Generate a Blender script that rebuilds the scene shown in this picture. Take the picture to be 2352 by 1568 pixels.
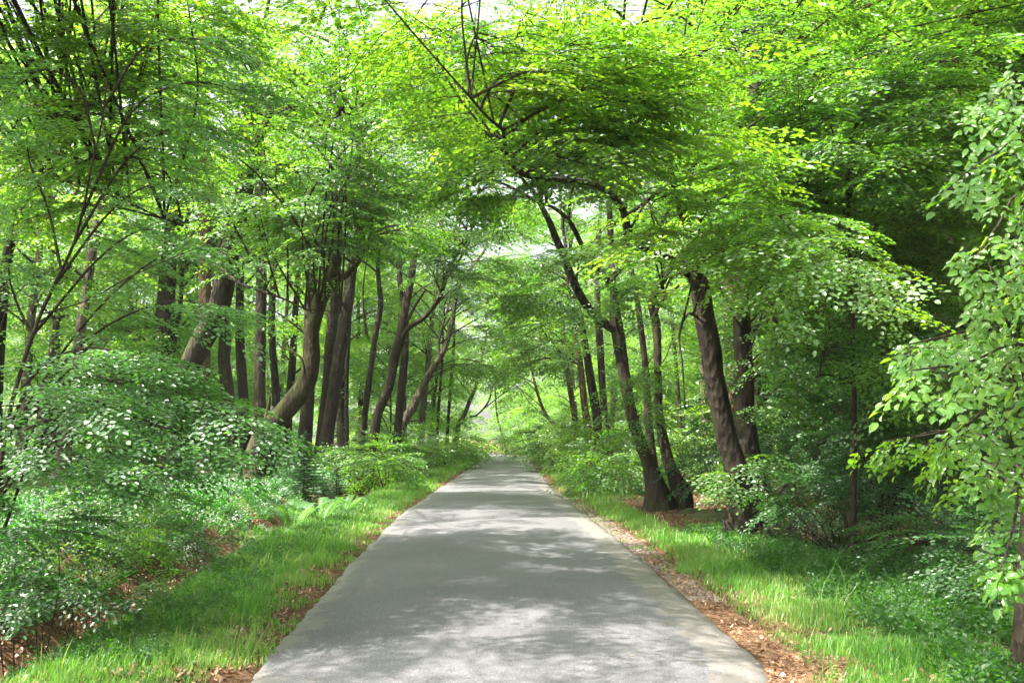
import bpy, math, random
import numpy as np
from math import radians, sin, cos, pi

for o in list(bpy.data.objects): bpy.data.objects.remove(o)
S = bpy.context.scene
COL = S.collection

# ------------------------------------------------------------------ camera
PITCH = radians(5.52); FOC = 35.0; FD = FOC/36*2352; CAMZ = 1.6
cd = bpy.data.cameras.new('camera'); cam = bpy.data.objects.new('camera', cd); COL.objects.link(cam)
cam.location = (0, 0, CAMZ); cam.rotation_euler = (pi/2 + PITCH, 0, 0)
cd.lens = FOC; cd.sensor_width = 36; cd.clip_start = .05; cd.clip_end = 2500
S.camera = cam
# ------------------------------------------------------------------ light
SUN_EL, SUN_AZ = radians(56), radians(-118)       # azimuth clockwise from +Y
w = bpy.data.worlds.new('World'); S.world = w; w.use_nodes = True
nt = w.node_tree; bg = nt.nodes['Background']
sky = nt.nodes.new('ShaderNodeTexSky'); sky.sky_type = 'NISHITA'; sky.sun_disc = False
sky.sun_elevation = SUN_EL; sky.sun_rotation = SUN_AZ; sky.air_density = .8; sky.dust_density = 6.0; sky.ozone_density = .3
hs = nt.nodes.new('ShaderNodeHueSaturation'); hs.inputs['Saturation'].default_value = .35; nt.links.new(sky.outputs[0], hs.inputs['Color']); nt.links.new(hs.outputs[0], bg.inputs[0]); bg.inputs[1].default_value = 0.14
sl = bpy.data.lights.new('sun', 'SUN'); sun = bpy.data.objects.new('sun', sl); COL.objects.link(sun)
sl.energy = 5.0; sl.angle = radians(.55); sl.color = (1, .95, .86)
sun.rotation_euler = (pi/2 - SUN_EL, 0, pi - SUN_AZ)   # shines from (sin az, cos az)
sun.location = (-30, 30, 40)
S.view_settings.view_transform = 'Standard'; S.view_settings.look = 'None'
S.view_settings.gamma = 1.0; S.view_settings.exposure = 2.25
S.render.engine = 'CYCLES'
cy = S.cycles
cy.max_bounces = 9; cy.diffuse_bounces = 7; cy.glossy_bounces = 2; cy.transmission_bounces = 6
cy.sample_clamp_indirect = 6; cy.use_denoising = True

# ------------------------------------------------------------------ helpers
rng = np.random.default_rng(7)
random.seed(7)
U = lambda a, b: float(rng.uniform(a, b))
def P(px, py, Y):
    """point seen at (px, py) of a 2352-wide view, at distance Y down the lane"""
    u = (px-1176)/FD; v = (784-py)/FD
    dy = cos(PITCH) - v*sin(PITCH); dz = sin(PITCH) + v*cos(PITCH)
    return np.array([u/dy*Y, Y, CAMZ + dz/dy*Y])
YL = [-30, 0, 6.84, 12.4, 20.9, 30, 49, 66, 85, 110, 140, 180]
XL = [-1.75, -1.75, -1.75, -2.04, -2.34, -2.32, -2.26, -2.1, -2.6, -6.5, -15, -32]
YR = [-30, 0, 5.5, 6.7, 7.4, 8.6, 12.4, 18.8, 29.3, 48.8, 66, 85, 110, 140, 180]
XR = [1.3, 1.3, 1.4, 1.66, 1.82, 1.76, 1.74, 1.62, 1.28, 1.32, 1.3, 1.0, -2.6, -11, -28]
def xl(y): return np.interp(y, YL, XL)
def xr(y): return np.interp(y, YR, XR)
def vnoise(x, y, s=1.0, seed=0):
    x = np.asarray(x, float)*s + seed*17.3; y = np.asarray(y, float)*s - seed*9.1
    return (np.sin(x*1.3+np.sin(y*1.7+1.1)*1.5)+np.sin(y*1.9-x*.7+np.sin(x*2.3)*1.2)+np.sin((x+y)*3.1+np.sin(y*2.7-x))*.5)/2.5
def ground_z(x, y):
    x = np.asarray(x, float); y = np.asarray(y, float)
    dl = xl(y) - x; dr = x - xr(y)
    inside = np.minimum(-dl, -dr)
    z = np.where(inside > 0, -.06, 0.)
    lm = np.interp(dl, [-.05, 0, .25, .7, 1.4, 1.75, 2.2, 2.6, 3.2, 3.7, 5, 12, 60, 300], [0, -.01, -.02, .04, .05, -.12, -.48, -.42, .12, .34, .28, .2, .6, 3])
    rm = np.interp(dr, [-.05, 0, .4, .9, 2.0, 2.6, 3.2, 5, 12, 60, 300], [0, -.01, -.02, .03, .04, -.10, -.05, .05, .1, .5, 3])
    n1 = vnoise(x, y, .9, 1)*.06 + vnoise(x, y, .25, 2)*.12 + vnoise(x, y, 3.1, 3)*.02
    z = np.where(dl > 0, lm + n1*np.clip(dl/2.5, .1, 1), z)
    z = np.where(dr > 0, rm + n1*np.clip(dr/3.5, .1, 1), z)
    return z
def gz(x, y): return float(ground_z(x, y))
def unit(v): v = np.asarray(v, float); return v/(np.linalg.norm(v)+1e-9)

def tag(o, label=None, cat=None, group=None, kind=None):
    if label: o['label'] = label
    if cat: o['category'] = cat
    if group: o['group'] = group
    if kind: o['kind'] = kind
    return o
def empty(name, loc, label, cat, group=None):
    o = bpy.data.objects.new(name, None); COL.objects.link(o); o.location = [float(a) for a in loc]
    o.empty_display_size = .3
    return tag(o, label, cat, group)
def mesh_obj(name, V, F, mat, parent=None, tint=None, smooth=False, uv=None):
    """V (n,3); F list of int arrays (m,3) or (m,4)"""
    V = np.asarray(V, np.float32)
    if parent is not None: V = V - np.array(parent.location, np.float32)
    me = bpy.data.meshes.new(name)
    me.vertices.add(len(V)); me.vertices.foreach_set('co', V.ravel())
    F = [np.asarray(f, np.int32) for f in F if len(f)]
    loops = np.concatenate([f.ravel() for f in F]); tot = np.concatenate([np.full(len(f), f.shape[1], np.int32) for f in F])
    st = np.concatenate([[0], np.cumsum(tot)[:-1]]).astype(np.int32)
    me.loops.add(len(loops)); me.loops.foreach_set('vertex_index', loops)
    me.polygons.add(len(tot)); me.polygons.foreach_set('loop_start', st); me.polygons.foreach_set('loop_total', tot)
    if tint is not None:
        a = me.attributes.new('tint', 'FLOAT', 'FACE'); a.data.foreach_set('value', np.asarray(tint, np.float32))
    if uv is not None:
        l = me.uv_layers.new(name='uv'); l.data.foreach_set('uv', np.asarray(uv, np.float32)[loops].ravel())
    me.polygons.foreach_set('use_smooth', np.full(len(tot), smooth))
    me.update(calc_edges=True)
    me.materials.append(mat)
    o = bpy.data.objects.new(name, me); COL.objects.link(o)
    if parent is not None: o.parent = parent
    return o

def catmull(pts, n=4):
    pts = np.asarray(pts, float)
    if len(pts) < 3: 
        t = np.linspace(0, 1, n+1)[:, None]; return pts[0]*(1-t)+pts[-1]*t
    p = np.vstack([2*pts[0]-pts[1], pts, 2*pts[-1]-pts[-2]]); out = []
    t = np.linspace(0, 1, n, endpoint=False)[:, None]
    for i in range(1, len(p)-2):
        a, b, c, d = p[i-1], p[i], p[i+1], p[i+2]
        out.append(.5*((2*b)+(-a+c)*t+(2*a-5*b+4*c-d)*t**2+(-a+3*b-3*c+d)*t**3))
    out.append(p[-2][None]); return np.vstack(out)

class Wood:
    def __init__(s): s.V = []; s.Q = []; s.T = []; s.n = 0
    def tube(s, pts, rad, sides=8, smooth=3, rough=.0, flare=0.):
        m = np.column_stack([np.asarray(pts, float), np.asarray(rad, float)])
        m = catmull(m, smooth) if smooth > 1 else m
        c = m[:, :3]; r = np.maximum(m[:, 3], .0008)
        t = np.gradient(c, axis=0); t /= np.linalg.norm(t, axis=1)[:, None]+1e-9
        ref = np.array([.31, .95, .05]) if abs(t[0][2]) > .5 else np.array([0, 0, 1.])
        a = np.cross(t, ref); a /= np.linalg.norm(a, axis=1)[:, None]+1e-9
        b = np.cross(t, a)
        ang = np.linspace(0, 2*pi, sides, endpoint=False)
        R = np.repeat(r[:, None], sides, 1)
        if rough:
            L = np.cumsum(np.r_[0, np.linalg.norm(np.diff(c, axis=0), axis=1)])
            ph = U(0, 9)
            R = R*(1 + rough*(np.sin(ang*3+ph+L[:, None]*.9)*.5+np.sin(ang*2-ph*2+L[:, None]*1.7)*.5+rng.uniform(-.5, .5, R.shape)*.6))
            if flare:
                h = np.exp(-L/(.5*flare+.15))[:, None]
                R = R*(1 + h*(.75+.55*np.sin(ang*5+ph)))
        v = c[:, None]+a[:, None]*(np.cos(ang)*R)[:, :, None]+b[:, None]*(np.sin(ang)*R)[:, :, None]
        k = len(c); i = np.arange(k-1)[:, None]*sides; j = np.arange(sides)[None]; j2 = (j+1) % sides
        q = np.stack([i+j, i+j2, i+sides+j2, i+sides+j], -1).reshape(-1, 4)+s.n
        s.V.append(v.reshape(-1, 3)); s.Q.append(q); s.n += k*sides
        # cap the end
        s.V.append(c[-1:]); e = s.n; s.n += 1; base = e-sides
        s.T.append(np.stack([base+np.arange(sides), base+(np.arange(sides)+1) % sides, np.full(sides, e)], -1))
    def raw(s, V, Q): s.V.append(V); s.Q.append(Q+s.n); s.n += len(V)
    def build(s, name, mat, parent, smooth=True):
        if not s.V: return None
        return mesh_obj(name, np.vstack(s.V), [np.vstack(s.Q) if s.Q else [], np.vstack(s.T) if s.T else []], mat, parent, smooth=smooth)

# ------------------------------------------------------------------ spray templates
def rotz(v, a): c, s = cos(a), sin(a); return np.array([v[0]*c-v[1]*s, v[0]*s+v[1]*c, v[2]])
LEAF = {
 'diamond': (np.array([[0,0,0],[.45,-.36,.05],[1,0,-.08],[.45,.36,.05]], float), np.array([[0,1,2,3]])),
 'hex': (np.array([[0,0,0],[.28,-.30,.06],[.72,-.27,.02],[1,0,-.1],[.72,.27,.02],[.28,.30,.06]], float), np.array([[0,1,2,3],[0,3,4,5]])),
}
def big_leaf():
    ts = [0, .1, .25, .42, .6, .76, .9, 1.0]; wd = [0.02, .16, .27, .31, .28, .2, .09, 0.0]
    V = []; 
    for i, (t, q) in enumerate(zip(ts, wd)):
        ser = 1+.1*(-1)**i
        z = .12*math.sin(t*pi)*0.5-.12*t*t
        V += [[t, -q*ser, z+.12*q+.015*(-1)**i], [t, 0, z-.02], [t, q*ser, z+.12*q+.015*(-1)**i]]
    F = []
    for i in range(len(ts)-1):
        a = i*3; F += [[a, a+3, a+4, a+1], [a+1, a+4, a+5, a+2]]
    return np.array(V), np.array(F)
LEAF['big'] = big_leaf()
def frame(d, up):
    x = unit(d); z = np.asarray(up, float); y = unit(np.cross(z, x)); z = np.cross(x, y)
    return np.stack([x, y, z], 1)       # columns
def make_spray(L, leaf, kind, spacing, nside, twig_r, seed, droop=.15, tilt=.35):
    r = np.random.default_rng(seed); lv, lf = LEAF[kind]
    V = []; F = []; T = []; n = 0; uvs = []
    W = Wood()
    def leaf_at(p, d, size, up=(0, 0, 1)):
        nonlocal n
        upn = np.array(up, float)+r.normal(0, tilt, 3)*np.array([1, 1, .3])
        M = frame(d, upn)
        V.append((lv*size) @ M.T + p); F.append(lf+n); n += len(lv); T.append(np.full(len(lf), r.uniform(0, 1)))
        uvs.append(lv[:, :2])
    def twig(p0, ang, ln, depth):
        d0 = np.array([cos(ang), sin(ang), 0]); pts = []
        k = max(3, int(ln/spacing)); side = 1
        wob = r.normal(0, .04)
        for i in range(k+1):
            t = i/k; dd = rotz(d0, wob*t*4)
            p = p0 + dd*ln*t + np.array([0, 0, -droop*ln*t*t + .02*L*math.sin(t*3)])
            pts.append(p)
            if i > (0 if depth else 1) and i < k:
                side = -side
                leaf_at(p, rotz(dd, side*r.uniform(.6, 1.1))+np.array([0, 0, r.uniform(-.25, .12)]), leaf*r.uniform(.7, 1.15))
        leaf_at(pts[-1], d0+np.array([0, 0, -.15]), leaf*r.uniform(.8, 1.1))
        if twig_r: W.tube([pts[0], pts[len(pts)//2], pts[-1]], [twig_r*(1 if depth == 0 else .55), twig_r*.5, twig_r*.25], 3, 1)
        return pts
    main = twig(np.zeros(3), 0, L, 0)
    for i in range(nside):
        t = .1+.8*i/nside; p = main[int(t*(len(main)-1))]
        s = 1 if i % 2 else -1
        twig(p, s*r.uniform(.55, .95), L*(.62-.45*t)*r.uniform(.75, 1.15), 1)
    wv = np.vstack(W.V) if W.V else np.zeros((0, 3)); wq = np.vstack(W.Q) if W.Q else np.zeros((0, 4), int)
    return dict(V=np.vstack(V), F=np.vstack(F), T=np.concatenate(T), wV=wv, wQ=wq, uv=np.vstack(uvs))
LOD = {
 'close': [make_spray(.27, .074, 'big', .05, 4, .003, i, .35, .45) for i in range(5)],
 'near': [make_spray(.72, .066, 'hex', .05, 10, .004, 20+i, .2, .38) for i in range(5)],
 'mid': [make_spray(1.0, .088, 'hex', .075, 10, .006, 40+i, .18, .4) for i in range(5)],
 'far': [make_spray(1.35, .15, 'diamond', .13, 9, 0, 60+i, .22, .5) for i in range(5)],
 'cover': [make_spray(.20, .036, 'diamond', .03, 5, 0, 80+i, -.2, .6) for i in range(5)],
 'cover_far': [make_spray(.5, .09, 'diamond', .08, 6, 0, 90+i, -.2, .6) for i in range(5)],
}
class Crown:
    def __init__(s): s.items = {}; s.wood = Wood(); s.base = .5
    def spray(s, lod, p, d, up, sc): s.items.setdefault(lod, []).append((p, d, up, sc, U(0, 1)*.55+s.base*.45))
    def bough(s, pts, r0, width, n, lod='mid', t0=.2, tilt=.24, droop=.16, sides=5, sc=(.75, 1.2), drop=.0):
        c = catmull(pts, 5); k = len(c); s.base = U(0, 1)
        s.wood.tube(c, np.linspace(r0, max(.004, r0*.18), k), sides, 1)
        tg = np.gradient(c, axis=0)
        s.spray(lod, c[-1], unit(tg[-1]+np.array([0, 0, -droop*.3])), np.array([0, 0, 1.]), U(*sc)); s.spray(lod, c[-3], unit(tg[-1]+np.array([U(-.9, .9), U(-.9, .9), 0])*np.linalg.norm(tg[-1])), np.array([0, 0, 1.]), U(*sc))
        for i in range(n):
            t = t0+(1-t0)*((i+U(0, 1))/n); f = t*(k-1); j = min(int(f), k-2); p = c[j]*(1-f+j)+c[j+1]*(f-j)
            d = unit(tg[j]); h = unit(np.array([d[0], d[1], 0])+1e-4)
            a = U(.25, 1.35)*(1 if i % 2 else -1)*(1.0-.5*t); dirh = rotz(h, a)
            dirv = unit(dirh+np.array([0, 0, U(-.2, .12)-droop*.3]))
            ln = width*U(0, 1)**.8*(1.1-.65*t)
            e = p+dirv*ln+np.array([0, 0, -drop*U(0, 1)])
            if ln > .25:
                s.wood.tube([p, (p+e)/2+np.array([0, 0, .06*ln]), e], [r0*.22+.003, r0*.15+.003, .003], 3, 1)
            up = unit(np.array([rng.normal(0, tilt), rng.normal(0, tilt), 1]))
            s.spray(lod, e, unit(dirv+np.array([0, 0, -droop])), up, U(*sc))
    def blob(s, c, R, n, lod, droop=.2, sc=(.8, 1.2), tilt=.3, shell=.4, flat=False):
        c = np.asarray(c, float); R = np.asarray(R, float)
        for i in range(n):
            d = unit(rng.normal(0, 1, 3)); q = c+d*R*(shell+(1-shell)*U(0, 1))
            out = unit(np.array([d[0], d[1], d[2]*.35])); 
            up = unit(np.array([rng.normal(0, tilt), rng.normal(0, tilt), 1]))
            s.spray(lod, q, unit(out+np.array([0, 0, -droop])), up, U(*sc))
    def build(s, parent, leafmat, woodmat, name='crown', wname='branches'):
        VV = []; FF = []; TT = []; UV = []; n = 0
        for lod, it in s.items.items():
            tid = rng.integers(0, len(LOD[lod]), len(it))
            for k, tp in enumerate(LOD[lod]):
                sel = [it[i] for i in np.nonzero(tid == k)[0]]
                if not sel: continue
                c = np.array([a[0] for a in sel]); d = np.array([a[1] for a in sel]); up = np.array([a[2] for a in sel])
                sc = np.array([a[3] for a in sel]); q = np.array([a[4] for a in sel])
                y = np.cross(up, d); y /= np.linalg.norm(y, axis=1)[:, None]+1e-9; z = np.cross(d, y)
                M = np.stack([d, y, z], 2)*sc[:, None, None]          # columns
                v = np.einsum('nij,vj->nvi', M, tp['V'])+c[:, None]
                m = len(sel); nv = len(tp['V'])
                VV.append(v.reshape(-1, 3).astype(np.float32)); FF.append((tp['F'][None]+(np.arange(m)*nv)[:, None, None]).reshape(-1, 4)+n)
                TT.append((tp['T'][None]*.4+q[:, None]*.6).ravel()); n += m*nv
                UV.append(np.tile(tp['uv'], (m, 1)))
                if len(tp['wV']):
                    wv = (np.einsum('nij,vj->nvi', M, tp['wV'])+c[:, None]).reshape(-1, 3)
                    s.wood.raw(wv, (tp['wQ'][None]+(np.arange(m)*len(tp['wV']))[:, None, None]).reshape(-1, 4))
        uv = np.vstack(UV) if 'close' in s.items else None
        if VV: mesh_obj(name, np.vstack(VV), [np.vstack(FF)], leafmat, parent, tint=np.concatenate(TT), uv=uv)
        if wname: s.wood.build(wname, woodmat, parent)

# ------------------------------------------------------------------ materials
def mat(name):
    m = bpy.data.materials.new(name); m.use_nodes = True; n = m.node_tree; n.nodes.clear()
    out = n.nodes.new('ShaderNodeOutputMaterial'); return m, n, out
def ND(n, t, **k):
    x = n.nodes.new(t)
    for a, b in k.items():
        if a in x.inputs: x.inputs[a].default_value = b
        else: setattr(x, a, b)
    return x
def ramp(n, fac, stops):
    r = n.nodes.new('ShaderNodeValToRGB'); e = r.color_ramp.elements
    while len(e) < len(stops): e.new(.5)
    for el, (p, c) in zip(e, stops): el.position = p; el.color = (*c, 1) if len(c) == 3 else c
    if fac is not None: n.links.new(fac, r.inputs[0])
    return r
def noise(n, co, scale, detail=4, rough=.55):
    x = ND(n, 'ShaderNodeTexNoise'); x.inputs['Scale'].default_value = scale; x.inputs['Detail'].default_value = detail
    x.inputs['Roughness'].default_value = rough
    n.links.new(co, x.inputs['Vector']); return x
def leaf_mat(name, refl, trans, gloss=.10, rough=.48, tfac=.55, veins=False):
    """refl / trans : lists of ramp colours for reflected and transmitted light"""
    m, n, out = mat(name)
    at = ND(n, 'ShaderNodeAttribute', attribute_name='tint')
    k = len(refl)-1
    r1 = ramp(n, at.outputs['Fac'], [(i/k, c) for i, c in enumerate(refl)])
    r2 = ramp(n, at.outputs['Fac'], [(i/k, c) for i, c in enumerate(trans)])
    d = ND(n, 'ShaderNodeBsdfDiffuse'); t = ND(n, 'ShaderNodeBsdfTranslucent'); g = ND(n, 'ShaderNodeBsdfGlossy'); g.inputs['Roughness'].default_value = rough
    g.inputs['Color'].default_value = (1, 1, 1, 1)
    n.links.new(r1.outputs[0], d.inputs[0]); n.links.new(r2.outputs[0], t.inputs[0])
    a = ND(n, 'ShaderNodeMixShader'); a.inputs[0].default_value = tfac
    n.links.new(d.outputs[0], a.inputs[1]); n.links.new(t.outputs[0], a.inputs[2])
    lw = ND(n, 'ShaderNodeLayerWeight'); lw.inputs[0].default_value = .25
    mr = ND(n, 'ShaderNodeMapRange'); mr.inputs[3].default_value = gloss*.3; mr.inputs[4].default_value = gloss*1.7
    n.links.new(lw.outputs['Facing'], mr.inputs[0])
    b = ND(n, 'ShaderNodeMixShader'); n.links.new(mr.outputs[0], b.inputs[0])
    n.links.new(a.outputs[0], b.inputs[1]); n.links.new(g.outputs[0], b.inputs[2])
    n.links.new(b.outputs[0], out.inputs[0])
    if veins:
        uvn = ND(n, 'ShaderNodeUVMap', uv_map='uv'); sx = ND(n, 'ShaderNodeSeparateXYZ'); n.links.new(uvn.outputs[0], sx.inputs[0])
        ab = ND(n, 'ShaderNodeMath', operation='ABSOLUTE'); n.links.new(sx.outputs[1], ab.inputs[0])
        mu = ND(n, 'ShaderNodeMath', operation='MULTIPLY'); mu.inputs[1].default_value = .9; n.links.new(ab.outputs[0], mu.inputs[0])
        su = ND(n, 'ShaderNodeMath', operation='SUBTRACT'); n.links.new(sx.outputs[0], su.inputs[0]); n.links.new(mu.outputs[0], su.inputs[1])
        m2 = ND(n, 'ShaderNodeMath', operation='MULTIPLY'); m2.inputs[1].default_value = 58; n.links.new(su.outputs[0], m2.inputs[0])
        si = ND(n, 'ShaderNodeMath', operation='SINE'); n.links.new(m2.outputs[0], si.inputs[0])
        bp = ND(n, 'ShaderNodeBump'); bp.inputs['Strength'].default_value = .5; bp.inputs['Distance'].default_value = .004
        n.links.new(si.outputs[0], bp.inputs['Height'])
        for q in (d, g): n.links.new(bp.outputs[0], q.inputs['Normal'])
    return m
G0 = [(.022, .078, .009), (.036, .115, .012), (.058, .155, .015), (.09, .195, .02)]
T0 = [(.07, .26, .010), (.14, .38, .013), (.24, .50, .016), (.38, .62, .022)]
M_beech = leaf_mat('beech_leaf', G0, T0)
M_beech_sunlit = leaf_mat('sunlit_beech_leaf', [(.03, .12, .006), (.05, .16, .01), (.085, .2, .012), (.13, .24, .016)], [(.12, .38, .008), (.22, .50, .01), (.36, .62, .014), (.52, .70, .02)], gloss=.17, rough=.42)  # brighter, yellower copy of the beech leaf, sunlight painted into its colour
M_sapling = leaf_mat('sapling_leaf', [(.022, .10, .018), (.035, .14, .025), (.055, .18, .035), (.09, .23, .05)], [(.07, .30, .02), (.13, .40, .03), (.2, .48, .04), (.32, .56, .05)], gloss=.2, rough=.42)
M_leaf_dark = leaf_mat('painted_shade_leaf', [(.012, .06, .01), (.018, .08, .012), (.028, .11, .015), (.04, .13, .018)], [(.02, .13, .01), (.04, .2, .012), (.07, .27, .016), (.11, .33, .02)], gloss=.11)  # darker leaf copy with the canopy's shade put into its colours
M_leaf_far = leaf_mat('distant_leaf', [(.03, .10, .012), (.05, .15, .017), (.085, .21, .025), (.13, .26, .035)], [(.12, .34, .02), (.21, .46, .03), (.34, .58, .04), (.5, .70, .07)], gloss=.08)
M_hornbeam = leaf_mat('hornbeam_leaf', [(.03, .11, .008), (.05, .16, .012), (.085, .21, .018), (.15, .28, .03)], [(.12, .38, .01), (.2, .48, .012), (.32, .58, .016), (.48, .68, .03)], gloss=.13, rough=.32, veins=True)
M_cover = leaf_mat('ground_leaf', [(.016, .06, .01), (.025, .085, .012), (.04, .12, .016), (.07, .15, .022)], [(.04, .18, .014), (.07, .25, .018), (.12, .32, .02), (.2, .4, .03)], gloss=.06)
M_grass = leaf_mat('grass_blade', [(.045, .16, .02), (.085, .24, .028), (.14, .30, .04), (.29, .33, .12)], [(.10, .34, .02), (.18, .44, .03), (.28, .52, .04), (.38, .44, .12)], gloss=.07)
M_fern = leaf_mat('fern_leaf', [(.05, .14, .03), (.07, .18, .04)], [(.12, .32, .04), (.2, .42, .06)], gloss=.07)
M_needle = leaf_mat('spruce_needle', [(.015, .05, .018), (.025, .07, .025)], [(.02, .06, .01), (.03, .09, .02)], gloss=.06)
M_dead = leaf_mat('dead_leaf', [(.07, .034, .018), (.14, .07, .036), (.24, .13, .07), (.38, .25, .16)], [(.15, .05, .02), (.2, .08, .03), (.3, .14, .05), (.35, .2, .1)], gloss=.06, tfac=.2)
M_petal = leaf_mat('petal', [(.8, .6, .02), (.85, .7, .05)], [(.7, .5, .02), (.8, .6, .02)], gloss=.08)

def bark(name, a, b, moss=.0, spots=.3, scale=9, mosscol=(.09, .12, .012)):
    m, n, out = mat(name)
    tc = ND(n, 'ShaderNodeTexCoord'); mp = ND(n, 'ShaderNodeMapping'); mp.inputs['Scale'].default_value = (1, 1, .35)
    n.links.new(tc.outputs['Object'], mp.inputs[0])
    n1 = noise(n, mp.outputs[0], scale, 6, .65); n2 = noise(n, tc.outputs['Object'], 1.6, 4)
    r = ramp(n, n1.outputs[0], [(.38, a), (.64, b)])
    # pale lichen patches
    n3 = noise(n, tc.outputs['Object'], 3.8, 8, .8); rs = ramp(n, n3.outputs[0], [(.60, (0,)*3), (.66, (spots,)*3)])
    mx = ND(n, 'ShaderNodeMix', data_type='RGBA'); n.links.new(rs.outputs[0], mx.inputs[0]); n.links.new(r.outputs[0], mx.inputs[6]); mx.inputs[7].default_value = (.26, .26, .21, 1)
    # moss, on the weather side and low down
    ge = ND(n, 'ShaderNodeNewGeometry'); dt = ND(n, 'ShaderNodeVectorMath', operation='DOT_PRODUCT'); dt.inputs[1].default_value = (-.45, -.25, .55)
    n.links.new(ge.outputs['Normal'], dt.inputs[0])
    ad = ND(n, 'ShaderNodeMath', operation='MULTIPLY_ADD'); ad.inputs[1].default_value = .45; n.links.new(dt.outputs['Value'], ad.inputs[0]); n.links.new(n2.outputs[0], ad.inputs[2])
    rm = ramp(n, ad.outputs[0], [(.72-.5*moss, (0,)*3), (.86-.4*moss, (min(1, moss*1.6),)*3)])
    m2 = ND(n, 'ShaderNodeMix', data_type='RGBA'); n.links.new(rm.outputs[0], m2.inputs[0]); n.links.new(mx.outputs[2], m2.inputs[6]); m2.inputs[7].default_value = (*mosscol, 1)
    p = ND(n, 'ShaderNodeBsdfPrincipled'); p.inputs['Roughness'].default_value = .85; p.inputs['Specular IOR Level'].default_value = .25
    n.links.new(m2.outputs[2], p.inputs['Base Color'])
    vo = ND(n, 'ShaderNodeTexVoronoi'); vo.inputs['Scale'].default_value = scale*1.4; n.links.new(mp.outputs[0], vo.inputs['Vector'])
    sm = ND(n, 'ShaderNodeMath', operation='ADD'); n.links.new(vo.outputs['Distance'], sm.inputs[0]); n.links.new(n1.outputs[0], sm.inputs[1])
    bp = ND(n, 'ShaderNodeBump'); bp.inputs['Strength'].default_value = .9; bp.inputs['Distance'].default_value = .04; n.links.new(sm.outputs[0], bp.inputs['Height'])
    n.links.new(bp.outputs[0], p.inputs['Normal']); n.links.new(p.outputs[0], out.inputs[0]); return m
B_beech = bark('beech_bark', (.010, .007, .005), (.034, .023, .015), .1, .3)
B_moss = bark('mossy_bark', (.018, .012, .007), (.052, .036, .021), .34, .9, mosscol=(.045, .06, .010))
B_pine = bark('pine_bark', (.035, .021, .012), (.11, .066, .038), .1, .2, 13)
B_pale = bark('pale_bark', (.055, .042, .032), (.15, .115, .09), .15, .3)
B_twig = bark('twig_bark', (.016, .011, .008), (.045, .032, .022), .05, .1, 20)
B_deadwood = bark('dead_wood', (.14, .09, .055), (.3, .2, .13), .2, .2, 14)

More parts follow.
